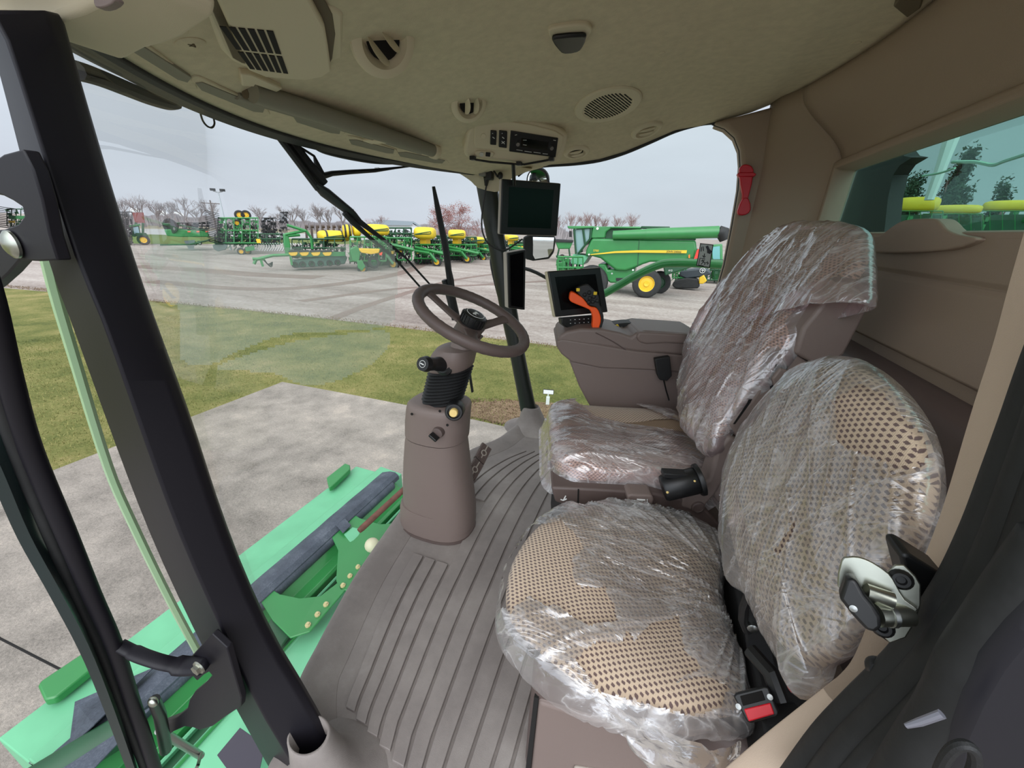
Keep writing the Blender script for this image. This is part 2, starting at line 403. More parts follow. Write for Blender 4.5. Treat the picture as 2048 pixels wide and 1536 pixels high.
# boots where the two front posts enter the floor
def boot(cx,cy,lean,name,lab,S_=1):
    rings=[]
    for h,r,e in ((-.01,.20*S_,0),(.004,.17*S_,0),(.02,.12*S_,.004),(.06,.085*S_,.01),(.12,.066*S_,.01),(.145,.060*S_,.012),(.15,.053*S_,.012),(.10,.046*S_,.012)):
        rings.append([(cx+lean[0]*h+r*1.0*math.cos(q),cy+lean[1]*h+r*.8*math.sin(q),h) for q in [2*PI*k/32 for k in range(32)]])
    o=MB().loft(rings,cap=False).build(name,MATF,smooth=True,ang=180); return struct(o,lab)
boot(-.585,2.17,(-.2,-.02),'trim_1','moulded grey floor boot around the foot of the right front post')
boot(-.528,.33,(-.2,.0),'trim_2','moulded grey floor boot around the foot of the near front post',.80)
# ---------------------------------------------------------------- windscreen frame and glass
def topx(y): return -.85-.40*max(0,1-((y-1.27)/.87)**2)
def botx(y): 
    return fx(max(.31,min(2.23,y)))-.012
NY=40
ys=[.36+(2.14-.36)*i/NY for i in range(NY+1)]
g=MB().grid(lambda u,v:(lambda y:(botx(y)*(1-v)+topx(y)*v-.05*math.sin(PI*v),y,-.35*(1-v)+1.47*v))(.36+1.78*u),40,16).build('window_1',GLASS,smooth=True,ang=180); struct(g,'curved front windscreen'); WIN=g
# upper frame: olive strip, black gasket, roof edge outside
def strip(name,m,x0,z0,x1,z1,th,lab,y0=.34,y1=2.16):
    rings=[]
    for i in range(61):
        y=y0+(y1-y0)*i/60; x=topx(y)
        rings.append([(x+x0,y,z0),(x+x1,y,z1),(x+x1,y,z1+th),(x+x0,y,z0+th)])
    return struct(MB().loft(rings).build(name,m,bevel=.003),lab)
strip('trim_3',RUBBER,-.035,1.452,.015,1.462,.02,'black rubber gasket along the top of the windscreen')
strip('trim_4',BLACKP,-.16,1.50,-.10,1.49,.05,'black outer roof edge beyond the windscreen')
strip('trim_5',BLACK,-.12,1.56,.1,1.56,.35,'roof front above the windscreen')
# ---------------------------------------------------------------- ceiling
def sm(t): t=max(0,min(1,t)); return t*t*(3-2*t)
rt=[(-.92,1.44)]
for p in ((1100,331),(1150,328),(1200,321),(1250,306),(1300,285),(1350,263),(1430,246),(1500,226),(1550,206)):
    q=W(*p,1,2.2); rt.append((q.x,q.z))
def zr(x):
    if x<=rt[0][0]: return rt[0][1]
    for a,c in zip(rt,rt[1:]):
        if x<=c[0]: return a[1]+(c[1]-a[1])*(x-a[0])/(c[0]-a[0])
    return rt[-1][1]
def cz(x,y):
    v=max(0,min(1,(y-.3)/1.9)); t=(x-topx(y))/(.5-topx(y)); t=max(0,min(1,t))
    zl=1.468+.25*sm(t); zR=zr(x)
    k=v**5
    z=zl*(1-k)+zR*k
    z+=.085*math.sin(PI*min(1,max(0,v)))**.7*math.sin(PI*min(1,t*1.15)) if t*1.15<1 else 0
    return z
def rearx(y): 
    if y>1.45: return .5-.15*((y-1.45)/.75)**1.6
    return .5+.02*(1.45-y)
def cpt(u,v):
    y=.22+(2.2-.22)*v; xf=topx(max(.34,min(2.16,y)))+.012; x=xf+(rearx(y)-xf)*u
    return V((x,y,cz(x,y)))
o=MB().grid(cpt,70,70).build('ceiling',LINER,smooth=True,ang=180); struct(o,'beige fabric cab headliner')
q=o.modifiers.new('s','SOLIDIFY'); q.thickness=.03; q.offset=1 if o.data.polygons[0].normal.z>0 else -1
def CH(px,py):
    """where the sight ray meets the headliner, with its inward normal"""
    d=ray(px,py); t=.1
    while t<6:
        p=EYE+d*t
        if p.z>=cz(p.x,p.y): break
        t+=.004
    h=.02; n=V((cz(p.x+h,p.y)-cz(p.x-h,p.y),cz(p.x,p.y+h)-cz(p.x,p.y-h),-2*h)).normalized()
    return p,n
# roof above, so the headliner keeps the sky out
o=MB().box((-.15,1.25,2.0),(1.9,2.5,.1)).build('trim_6',GREEN,bevel=.03); struct(o,'green cab roof')
# ---------------------------------------------------------------- right side: wall with big window
PR=V((0,2.2,0)); NR=V((0,-1,0))
# dark seal + frame along the top edge of the side window
top=[(1000,338),(1040,338),(1100,333),(1150,330),(1200,323),(1250,308),(1300,287),(1350,265),(1400,251),(1430,248)]
tp=[WP(a,b_,PR,NR) for a,b_ in top]; tp=cr(tp,4,False)
o=MB().tube([p+V((0,.0,.008)) for p in tp],.011,8).build('trim_7',RUBBER,smooth=True); struct(o,'black seal along the top of the side window')
# rear corner post with rounded window corner
inner=[(1425,247),(1450,256),(1470,274),(1480,300),(1482,330),(1478,380),(1466,450),(1450,530),(1430,600),(1412,650),(1398,690)]
outer=[(1400,800),(1470,800),(1462,640),(1500,480),(1530,330),(1549,214)]
o=relief(inner+outer,PR+V((0,-.02,0)),NR,-.10,.02).build('wall_right',WALLP,bevel=.02,seg=4); struct(o,'brown grey rear corner post beside the side window')
o=MB().tube([WP(a,b_,PR,NR)+V((.0,-.0,0)) for a,b_ in inner],.007,8).build('trim_8',RUBBER,smooth=True); struct(o,'black seal down the rear corner post')
q1=W(1395,655,1,2.18); 
o=MB().box((.0,2.3,-.42),(1.4,.04,.5)).build('trim_9',GREEN); struct(o,'green cab side below the side window')
gx0=-.86; 
o=MB().prism([(-.60,2.235,-.2),(.34,2.235,-.2),(.34,2.235,.7),(.30,2.235,1.55)]+[(p.x,2.235,p.z+.01) for p in reversed(tp)]+[(-.88,2.235,1.42)],(0,.006,0)).build('window_2',GLASS); struct(o,'side window pane')
# ---------------------------------------------------------------- rear wall
WZ0=W(1900,462,0,.60).z; WZ1=1.455
def wx(y,z):
    x=.60
    if z>WZ1: x=.60-(.60-rearx(y))*sm((z-WZ1-.02)/max(.03,cz(rearx(y),y)-WZ1-.03))
    if y>1.98: x=x-(x-.35)*sm((y-1.98)/.22)
    return x
YR=1.985
def wallgrid(y0,y1,z0,z1f,nu=30,nv=14,name='wall_rear',m=WALLP,lab='',back=.0):
    def f(u,v):
        y=y0+(y1-y0)*u; zt=z1f(y) if callable(z1f) else z1f; z=z0+(zt-z0)*v; return (wx(y,z)+back,y,z)
    return f
b=MB()
b.grid(wallgrid(YR,2.2,-.05,lambda y:cz(rearx(y),y)+.005),12,30)
b.grid(wallgrid(.1,YR,WZ1,lambda y:cz(rearx(y),y)+.005),40,14)
b.grid(wallgrid(.1,YR,-.05,WZ0-.0),30,10)
o=b.build('wall_rear',WALLP,smooth=True,ang=50); struct(o,'brown grey rear cab wall')
q=o.modifiers.new('s','SOLIDIFY'); q.thickness=.02; q.offset=1
# reveal of the rear window
b=MB(); c0=[( .60,YR,WZ0),(.60,.1,WZ0),(.60,.1,WZ1),(.60,YR,WZ1)]; 
fr=[V(p) for p in c0]; cen=V((.60,1.0,1.35))
def ring(d,x): return [V((x,YR-d,WZ0+d*.6)),V((x,.1+d,WZ0+d*.6)),V((x,.1+d,WZ1-d)),V((x,YR-d,WZ1-d))]
b.loft([ring(-.035,.597),ring(-.03,.585),ring(-.008,.583),ring(.0,.60),ring(.004,.655)],cap=False)
struct(b.build('trim_10',WALLP,bevel=.006,seg=3),'moulded frame of the rear window')
o=MB().prism(ring(-.01,.65),(.006,0,0)).build('window_3',GLASSG); struct(o,'green tinted rear window pane')
# lower rear cladding: panel seams, ledge, raised hump on the sill
P5=V((.60,0,0)); N5=V((-1,0,0))
o=relief([(1742,474),(1765,470),(1790,452),(1815,440),(1868,437),(1885,444),(1900,460),(1925,470),(1960,478),(1900,500),(1750,505)],V((.575,0,0)),N5,-.03,.006,smooth=3).build('trim_11',WALLP,bevel=.01,seg=3); struct(o,'raised hump on the rear window sill')
o=MB().prism([(.60,.12,.915),(.60,2.0,.915),(.545,2.0,.90),(.53,2.0,.86),(.53,.12,.86),(.545,.12,.90)],(0,0,-.001)).b.free()
rings=[[(.605,y,.925),(.575,y,.922),(.548,y,.905),(.54,y,.88),(.54,y,.3),(.605,y,.3)] for y in(.12,1.0,1.97)]
o=MB().loft(rings).build('trim_12',BROWND,bevel=.006); struct(o,'dark grey brown lower trim behind the seats')
rings=[[(.60,y,1.225),(.585,y,1.222),(.585,y,1.14),(.592,y,1.13),(.592,y,1.125),(.585,y,1.115),(.585,y,.96),(.60,y,.95)] for y in(.12,1.0,1.97)]
o=MB().loft(rings).build('trim_13',WALLP,bevel=.004); struct(o,'flat padded panel of the rear wall')
def disp3(P0,N):
    """panel frame on plane P0,N: returns function relief(px outline,t0,t1)"""
    return lambda pts,t0,t1,smooth=0: relief(pts,P0,N,t0,t1,smooth)
def lerp_tab(tab,y):
    for a,c in zip(tab,tab[1:]):
        if y<=c[1]: return a[0]+(c[0]-a[0])*(y-a[1])/(c[1]-a[1])
    a,c=tab[-2:]; return a[0]+(c[0]-a[0])*(y-a[1])/(c[1]-a[1])
# ---------------------------------------------------------------- near front post
TA=[(118,40),(135,100),(215,370),(290,600),(376,831),(441,1025),(548,1240),(656,1471),(700,1570)]
TB=[(-10,40),(22,110),(147,500),(208,650),(342,1025),(445,1263),(520,1420),(612,1570)]
TC=[(-55,40),(-22,110),(82,500),(136,650),(276,1025),(384,1263),(468,1420),(552,1570)]
def smtab(T):
    P=cr([V(p) for p in T],8,False); return [(p.x,p.y) for p in P]
TA=smtab([(118,40),(135,100),(215,370),(290,600),(376,835),(434,1010),(485,1147),(547,1283),(608,1386),(656,1471),(705,1570)]); TB=smtab(TB); TC=smtab(TC)
rings=[]
for k in range(26):
    y=20+1545*k/25
    A=W(lerp_tab(TA,y),y,1,.36); B=W(lerp_tab(TB,y),y,1,.30); Cc=W(lerp_tab(TC,y),y,1,.325)
    D=Cc+(A-B)*.8+V((-.012,0,0)); mA=(A*.82+B*.18)
    rings.append([B,mA+V((.004,-.002,0)),A+V((-.004,.004,0)),A+V((-.03,.02,0)),D,Cc+V((-.0,.004,0))])
o=MB().loft(rings).build('wall_front_left',BLACKP,bevel=.004,seg=3); struct(o,'black painted steel front post beside the open door')
# edge of the windscreen standing proud of the post
TG=[(60,300),(95,525),(150,720),(215,930),(262,1040),(340,1200),(410,1330)]
p3=[W(a,b_,1,.40) for a,b_ in TG]; o=MB().tube(cr(p3,4,False),.009,6).build('trim_14',mat('glass_edge_green',(150,178,140),.2),smooth=True); struct(o,'pale green edge of the windscreen glass beside the near post')
# headliner corner over the post
o=relief([(-40,-60),(-40,20),(0,38),(60,52),(110,62),(130,82),(150,80),(185,58),(260,30),(330,-60)],V((0,.40,0)),V((0,-1,0)),-.06,.03,2).build('trim_15',LINERP,bevel=.012,seg=3); struct(o,'beige moulded cap over the near front post')
o=relief([(196,0),(208,-8),(232,-6),(238,4),(222,16),(200,18)],V((0,.36,0)),V((0,-1,0)),-.005,.004,2).build('screw_cover',BROWN,bevel=.002); tag(o,'small brown screw cover on the beige cap over the near front post','screw cover')
# ---------------------------------------------------------------- far front post with cap
rings=[]
RA=[(950,355),(962,420),(975,480),(1000,620),(1022,720),(1048,858)]; RB=[(993,355),(1001,420),(1010,480),(1034,620),(1052,720),(1081,858)]
for k in range(12):
    y=360+500*k/11; A=W(lerp_tab(RA,y),y,1,2.16); B=W(lerp_tab(RB,y),y,1,2.16); c=(A+B)/2; r=(B-A).length/2
    rings.append([c+V((r*math.cos(q),.035*math.sin(q),0)) for q in [2*PI*j/12+PI/12 for j in range(12)]])
o=MB().loft(rings).build('wall_front_right',mat('black_green_post',(24,30,24),.4),smooth=True,ang=40); struct(o,'slim dark front post right of the steering wheel')
PC=V((-.86,2.12,1.4)); NC=V((.25,-.93,-.25)).normalized()
o=relief([(884,324),(905,316),(960,318),(1052,334),(1062,338),(1030,352),(1012,366),(1003,378),(990,382),(958,374),(945,362),(925,348)],PC,NC,-.03,.03,2).build('trim_16',LINERP,bevel=.012,seg=3); struct(o,'beige cap over the far front post')
# ---------------------------------------------------------------- headliner fittings
def cframe(px,py):
    p,n=CH(px,py); return p,n
def ceil_disc(px,py,r,prof,m,parent=None,name='x',squash=1,off=0,n=36):
    p,nn=cframe(px,py); b=MB(); b.lathe([(rr*r,h) for rr,h in prof],p+nn*off,nn,n); return b.build(name,m,parent,smooth=True,ang=40)
def air_vent(px,py,r,lab,ang=0,tilt=.5,nrm=None):
    p,nn=cframe(px,py)
    if nrm: nn=V(nrm).normalized()
    t=thing('air_vent',lab,'air vent',p,'round air vents in the headliner')
    MB().lathe([(r*1.25,-.002),(r*1.2,.006),(r*1.02,.012),(r*.86,.012),(r*.8,.004),(r*.62,-.01),(0,-.012)],p,nn,36,False).build('bezel',LINERP,t,smooth=True,ang=40)
    MB().lathe([(r*.64,.001),(0,.0015)],p,nn,24).build('duct_opening',HOLE,t)
    a=nn.orthogonal().normalized(); a=(Matrix.Rotation(ang,3,nn)@a); c=nn.cross(a)
    for s in(-.30,.30):
        b=MB(); ww=r*.62*math.sqrt(1-s*s); pts=[]
        for k in range(13):
            q=PI*k/12; pts.append(p+c*(s*r)+a*(ww*math.cos(q))+c*(r*.24*math.sin(q))+nn*(.004+.018*math.sin(q)*tilt))
        b.prism(pts,nn*.004); b.build('louvre',LINERP,t,bevel=.001)
    return t
air_vent(766,80,.062,'large round air vent beside the hatch with both louvres open',1.9,1.6,nrm=(.75,-.42,-.62))
air_vent(938,206,.052,'oval air vent left of the radio console',1.7,1.2,nrm=(.60,-.55,-.62))
air_vent(1153,303,.050,'air vent at lower right of the radio console, nearly closed',.8,.3)
air_vent(1293,259,.055,'air vent at the edge of the side window',.5,.2)
# speaker
p,nn=cframe(1215,208); t=thing('ceiling_speaker','round slotted speaker grille in the headliner right of the radio','speaker',p)
R_=.125; MB().lathe([(R_*1.0,-.004),(R_*.99,.006),(R_*.95,.010),(R_*.76,.012),(R_*.72,.009),(0,.009)],p,nn,48,False).build('bezel',LINERP,t,smooth=True,ang=30)
a=(V((0,1,0))-nn*nn.y).normalized(); a=Matrix.Rotation(.35,3,nn)@a; c=nn.cross(a); b=MB()
for i in range(-8,9):
    s=i/8.6; ww=R_*.70*math.sqrt(max(0,1-s*s)); k0=-ww
    while k0<ww-.004:
        k1=min(ww,k0+R_*.30); m_=p+c*(s*R_*.70)+a*((k0+k1)/2)+nn*.0088
        b.box(m_,((k1-k0)*.92,R_*.040,.002),Matrix((a,c,nn)).transposed()); k0=k1
b.build('slots',HOLE,t)
# dome switch / lamp
p,nn=cframe(1141,66)
t=thing('dome_lamp','black lens dome lamp set in a beige bezel in the middle of the headliner','lamp',p)
f=disp3(p,nn); f([(1096,56),(1104,48),(1150,41),(1176,42),(1184,52),(1172,72),(1160,82),(1125,92),(1112,86),(1104,74)],-.01,.010,3).build('bezel',LINERP,t,bevel=.004,seg=3)
f([(1103,64),(1112,57),(1166,53),(1172,60),(1165,78),(1155,88),(1128,92),(1116,84)],.009,.020,2).build('lens',BLACK,t,bevel=.006,seg=3)
# plugs
for x,y,l in((343,61,'fastener plug in the headliner corner, the one further from the hatch'),(381,86,'fastener plug in the headliner corner, the one nearer the light strip')):
    p,nn=cframe(x,y); t=thing('fastener_plug','small round '+l,'plug',p,'fastener plugs'); MB().lathe([(.026,-.002),(.025,.0015),(.022,.003),(0,.0032)],p,nn,24,False).build('cap',LINER,t,smooth=True,ang=40); MB().box(p+nn*.003,(.014,.003,.003)).box(p+nn*.003,(.003,.014,.003)).build('cross_slot',LINERD,t)
for x,y,l in((1322,106,'round dimple fastener in the headliner between speaker and dome lamp'),(1712,86,'round dimple fastener near the rear edge of the headliner')):
    p,nn=cframe(x,y); tag(MB().lathe([(.013,-.001),(.012,.002),(0,.0025)],p,nn,20,False).build('fastener_plug',LINER,smooth=True),l,'plug')
p,nn=cframe(1818,4); tag(disp3(p,nn)([(1790,0),(1800,-14),(1850,-14),(1845,4),(1818,24)],-.004,.012).build('coat_hook_recess',LINERD,bevel=.003),'dark recessed clip at the rear edge of the headliner','clip')
# hatch with grille
p,nn=cframe(560,70)
t=thing('ceiling_hatch','beige roof filter cover with twelve slots in a dark recess','hatch',p)
f=disp3(p,nn)
f([(372,-60),(640,-60),(640,5),(668,10),(686,22),(686,118),(672,134),(640,142),(560,140),(488,130),(462,118),(440,96)],-.012,.006,0).build('surround',LINERP,t,bevel=.01,seg=3)
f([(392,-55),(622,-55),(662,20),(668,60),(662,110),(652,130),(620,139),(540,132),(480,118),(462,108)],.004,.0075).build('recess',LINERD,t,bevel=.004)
f([(412,-50),(600,-50),(640,24),(648,70),(655,118),(635,132),(600,138),(520,130),(486,115)],.0,.024).build('cover',LINERP,t,bevel=.006,seg=3)
b=MB()
for i in range(6):
    for j in range(2):
        def q(u,v):
            A=V((420+u*116,14+u*14)); B_=V((486+u*82,108+u*13)); r=A*(1-v)+B_*v; return (r.x,r.y)
        u0=i/6+.012; u1=(i+.74)/6+.012; v0=.0 if j==0 else .60; v1=.54 if j==0 else 1
        b.prism(px_poly([q(u0,v0),q(u1,v0),q(u1,v1),q(u0,v1)],p,nn,.0242),nn*.0012)
b.build('grille_slots',HOLE,t)
# roller blind under the front edge
A,nA=CH(500,172); B,nB=CH(868,296); t=thing('sun_blind','beige roller sun blind across the front of the headliner','sun blind',(A+B)/2)
A=A+nA*.012;B=B+nB*.012
MB().tube([A,B],[.024,.024],18).build('roller',GREYB,t,smooth=True,ang=50)
D_=(B-A).normalized(); off=V((-.055,0,-.005))
MB().tube([A+off-D_*.0,A+off+(B-A)*.62],.014,8,flat=.7).tube([A+off+(B-A)*.66,A+off+(B-A)*.98],.014,8,flat=.7).build('pull_rail',GREYB,t,bevel=.002)
MB().tube([A+off*.45,B+off*.45],.012,8).build('rail_gap',LINERD,t)
m_=A+off+(B-A)*.64; MB().box(m_+V((-.01,0,-.006)),(.07,.05,.012)).build('pull_tab',LINERP,t,bevel=.004)
MB().cyl(B-D_*.02,B+D_*.012,.03).build('end_cap',LINERP,t,bevel=.004)
f=disp3(*cframe(505,150)); f([(475,133),(500,136),(560,165),(548,172),(505,156),(503,160),(478,158)],-.0,.014).build('end_bracket',LINERP,t,bevel=.003)
# light strips
for pts,l in (([(223,64),(238,62),(262,70),(380,148),(372,158),(352,152),(232,76)],'long grey strip vent nearest the near front post'),
              ([(388,160),(402,158),(440,174),(528,210),(524,220),(505,218),(400,174)],'long grey strip vent second from the near front post'),
              ([(585,229),(600,230),(680,254),(678,264),(660,262),(592,240)],'short grey strip vent below the middle of the blind'),
              ([(697,276),(712,276),(788,296),(786,304),(772,303),(702,285)],'short grey strip vent above the wiper hose'),
              ([(795,302),(812,301),(890,318),(884,324),(868,323),(800,310)],'small grey strip vent nearest the far front post')):
    cx=sum(a for a,_ in pts)/len(pts); cy=sum(b_ for _,b_ in pts)/len(pts); p,nn=cframe(cx,cy)
    t=thing('strip_vent',l,'vent',p,'strip vents along the windscreen edge')
    big=[(cx+(a-cx)*1.10,cy+(b_-cy)*1.30-1) for a,b_ in pts]
    f=disp3(p,nn); f(big,-.01,.005,2).build('bezel',LINER,t,bevel=.003); f(pts,.0,.007).build('grille',GREYB,t,bevel=.001)
# radio console
p,nn=cframe(1040,262); nn=V((.42,-.62,-.55)).normalized(); p=p+nn*.03
t=thing('overhead_console','beige overhead console with radio and rocker switches','console',p)
f=disp3(p,nn)
f([(926,300),(932,262),(944,238),(956,230),(1000,226),(1062,236),(1110,250),(1134,264),(1131,285),(1120,318),(1090,330),(1030,322),(960,312),(932,312)],-.14,.02).build('housing',LINERP,t,bevel=.016,seg=4)
fr=f([(947,244),(956,238),(1000,234),(1060,243),(1108,256),(1124,266),(1122,284),(1112,306),(1105,310),(1016,296),(950,290),(947,280)],.018,.026).build('fascia',LINERP,t,bevel=.004,seg=3)
rd=f([(1019,254),(1113,269),(1108,307),(1016,295)],.024,.032).build('radio',BLACK,t,bevel=.002)
def fp(px,py,o): return WP(px,py,p,nn)+nn*o
for x,y in((1032,278),(1099,286)): MB().cyl(fp(x,y,.032),fp(x,y,.044),.0085,.0075).build('knob',STEEL,rd,smooth=True,ang=40)
b=MB()
for x0,y0,x1,y1 in((1043,272,1050,272),(1043,281,1050,282),(1027,262,1031,261),(1103,272,1108,273),(1030,291,1042,293),(1046,294,1060,296),(1064,296,1078,298),(1082,299,1092,300)): MB().tube([fp(x0,y0,.0325),fp(x1,y1,.0325)],.0011,5).build('printed_mark',WHITE,rd)
f([(1040,268),(1094,276),(1091,292),(1038,285)],.0318,.0326).build('display',SCREEN,rd)
for pts,l in(([(979,253),(991,254),(990,282),(978,281)],0),([(996,253),(1012,255),(1011,288),(995,286)],1)):
    s=f(pts,.024,.034).build('rocker_switch',BLACK,t,bevel=.003,seg=3)
    cx=sum(a for a,_ in pts)/4; b=MB().tube([fp(cx-2,265,.0345),fp(cx+2,268,.0345)],.0016,5).tube([fp(cx-3,258,.0345),fp(cx-1,258,.0345)],.0012,5)
    if l: b.tube([fp(cx-3,278,.0345),fp(cx+3,274,.0345)],.0013,5).tube([fp(cx+3,279,.0345),fp(cx-3,273,.0345)],.0013,5)
    b.build('symbol',WHITE,s)
MB().cyl(fp(965,266,.024),fp(965,266,.028),.011).build('blank_button',LINERP,t,bevel=.001)
f([(948,298),(958,295),(984,298),(986,303),(978,310),(952,307)],.018,.026,2).build('map_lamp_bezel',LINERP,t,bevel=.003)
MB().cyl(fp(961,301,.024),fp(961,301,.032),.0085).build('map_lamp',mat('frosted_lens',(190,188,180),.3),t,smooth=True,ang=40)
f([(970,297),(979,298),(978,306),(969,305)],.025,.030).build('map_lamp_switch',BLACK,t,bevel=.001)
# monitor hanger bracket
t=thing('monitor_hanger','thin black wire bracket holding the upper monitor under the radio console','bracket',fp(1022,330,.0))
MB().tube([fp(941,310,.03),fp(978,316,.03),fp(1026,320,.03),fp(1046,321,.03),fp(1096,312,.03)],.0042,8).build('wire_arm',BLACK,t,smooth=True)
for x,y in((944,309),(1100,311),(1036,320)): MB().box(fp(x,y,.028),(.022,.022,.015)).build('clamp',BLACK,t,bevel=.002)
MB().tube([fp(1024,320,.03),fp(1026,362,.03)],.0085,10).build('drop_tube',BLACK,t,smooth=True)
# ---------------------------------------------------------------- monitors
def monitor(name,lab,cat,front,P0,N,th,frame,scr,inset=7,sm=BLACK,cm=None):
    cx=sum(a for a,_ in front)/len(front); cy=sum(b_ for _,b_ in front)/len(front)
    t=thing(name,lab,cat,WP(cx,cy,P0,N)-N*th); f=disp3(P0,N)
    f(front,-.012,.0).build('front_frame',frame,t,bevel=.004,seg=3)
    big=[(cx+(a-cx)*1.015,cy+(b_-cy)*1.015) for a,b_ in front]
    f(big,-th,-.010).build('rear_case',cm or LINERP,t,bevel=.006,seg=3)
    ins=[(cx+(a-cx)*(1-2*inset/abs(front[1][0]-front[0][0])),cy+(b_-cy)*(1-2*inset/abs(front[2][1]-front[1][1]))) for a,b_ in front]
    f(ins,-.002,.0012).build('screen',scr,t)
    return t,f
GR=mat('grey_case_plastic',(178,168,158),.5,bump=.2,bscale=700)
t,_=monitor('upper_monitor','square dark green screen monitor hanging below the radio console','monitor',[(1005,358),(1122,367),(1114,472),(1001,468)],V((-.66,1.86,1.2)),V((.74,-.67,-.05)).normalized(),.032,BLACK,mat('dark_green_screen',(12,30,24),.25,spec=.15),14,cm=GR)
t,_=monitor('post_display','tall narrow black display on the far front post','display',[(1015,506),(1052,499),(1050,620),(1018,616)],V((-.67,2.05,.95)),V((.76,-.65,.0)).normalized(),.05,BLACK,mat('black_glass',(7,7,9),.2,spec=.15),5,cm=GR)
PM=V((-.30,1.62,1.0)); NM=V((.58,-.80,.15)).normalized()
t,_=monitor('armrest_monitor','black touch screen monitor with beige case standing on the armrest','monitor',[(1096,543),(1201,535),(1216,624),(1112,634)],PM,NM,.04,BLACK,mat('black_screen',(6,6,7),.25,spec=.12),12,cm=LINERP)
f=disp3(PM,NM)
kp=f([(1124,636),(1196,630),(1207,640),(1200,648),(1184,656),(1140,658),(1126,648)],-.045,-.01).build('keypad',BLACK,t,bevel=.004)
for k in range(6):
    for j in range(2): MB().box(WP(1142+k*9,640+j*7-k*.6,PM,NM)-NM*.008,(.011,.006,.006),rz=.3).build('key',BLACKM,kp,bevel=.001)
b=MB(); 
for k in range(6):
    for j in range(2): b.box(WP(1142+k*9,640+j*7-k*.6,PM,NM)-NM*.0045,(.004,.001,.002),rz=.3)
b.build('key_marks',WHITE,kp)
MB().tube([WP(1150,655,PM,NM)-NM*.03,WP(1150,675,PM,NM)-NM*.03],.02,10).build('stalk',BROWND,t,smooth=True)
# cable looping from the post socket
t=thing('power_socket','black and silver plug pair fixed under the cap of the far front post','socket',WP(975,345,PC,NC))
g=lambda x,y,o:WP(x,y,PC,NC)+NC*o
MB().box(g(970,340,.05),(.04,.04,.045)).build('white_plug',mat('grey_plug',(120,118,112),.5),t,bevel=.005); MB().box(g(982,344,.05),(.035,.04,.06)).build('plug_body',BLACK,t,bevel=.006)
MB().tube([g(976,352,.05),g(975,368,.05)],[.017,.008],10).build('strain_relief',BLACK,t,smooth=True)
MB().tube([g(988,336,.055),g(994,342,.07),g(998,350,.06)],.005,6).ell(g(1003,348,.055),(.014,.014,.018)).build('dust_cap',BLACK,t,smooth=True)
pts=[g(976,366,.05),g(972,390,.06),g(968,430,.08),g(970,455,.09),g(980,475,.1),g(996,484,.12),g(1015,487,.12),g(1030,482,.08),g(1046,473,.05)]
o=MB().tube(cr(pts,6,False),.0045,8).build('monitor_cable',CABLE,smooth=True); tag(o,'thin black cable looping from the post socket to behind the upper monitor','cable')
# ---------------------------------------------------------------- steering column
t=thing('steering_column','brown plastic steering column with bellows, key and stalk','steering column',(-.72,1.16,0))
YC=1.16
def csec(px0,px1,py,ry,z=None):
    A=W(px0,py,1,YC); B=W(px1,py,1,YC); return (A+B)/2,(B-A).length/2,ry,B-A
def oval(c,rx,ry,tilt=0,n=32,ax=None):
    ax=V(ax).normalized() if ax is not None else V((1,0,0)); out=[]
    for k in range(n):
        q=2*PI*k/n; cx=abs(math.cos(q))**.8*(1 if math.cos(q)>0 else -1); sy=abs(math.sin(q))**.8*(1 if math.sin(q)>0 else -1)
        out.append(c+ax*rx*cx+V((0,1,0))*ry*sy)
    return out
def secs(L,name,m,par,**k):
    rs=[]
    for a,b_,y,ry in L:
        A=W(a,y,1,YC); B=W(b_,y+(b_-a)*.0,1,YC); A.z=B.z=(A.z+B.z)/2; c=(A+B)/2; rs.append(oval(c,(B-A).length/2,ry))
    return MB().loft(rs).build(name,m,par,**k)
secs([(812,945,1062,.115),(812,944,1035,.115),(812,940,1012,.112),(815,937,1000,.11)],'base_cover',BROWN,t,smooth=True,ang=50)
secs([(816,946,1030,.110),(817,946,1000,.108),(817,941,960,.105),(818,935,920,.102),(821,930,880,.10),(823,928,868,.10)],'lower_shroud',BROWN,t,smooth=True,ang=50)
up=secs([(822,931,866,.103),(822,933,840,.102),(824,935,815,.10),(826,936,806,.099),(832,935,801,.090),(838,932,800,.080)],'upper_shroud',BROWN,t,smooth=True,ang=60)
# seam at the base cover
secs([(810,946,1044,.119),(811,945,1040,.119)],'base_seam',BROWND,t)
# bellows: stacked rings that lean with the column
rs=[]; N_=11
for k in range(N_*2+1):
    u=k/(N_*2); r=1.0 if k%2 else .88
    xa=846+u*16; xb=922+u*22; y=806-u*68
    A=W(xa,y,1,YC);B=W(xb,y-4,1,YC); c=(A+B)/2; rs.append(oval(c,(B-A).length/2*r,.068*r,ax=B-A))
MB().loft(rs).build('bellows',BLACKM,t,smooth=True,ang=50)
# tilt head
def hsec(a,b_,ry):
    A=W(*a,1,YC);B=W(*b_,1,YC); c=(A+B)/2; return oval(c,(B-A).length/2,ry,ax=B-A)
hd_=MB().loft([hsec((868,752),(915,758),.04),hsec((864,738),(934,744),.056),hsec((864,718),(942,730),.082),hsec((874,700),(946,710),.084),hsec((882,690),(946,698),.074),hsec((900,686),(940,694),.045)]).build('tilt_head',BROWN,t,smooth=True,ang=45)
MB().loft([hsec((905,690),(945,698),.045),hsec((908,672),(952,688),.036),hsec((915,660),(965,675),.03)]).build('wheel_neck',BROWN,t,smooth=True)
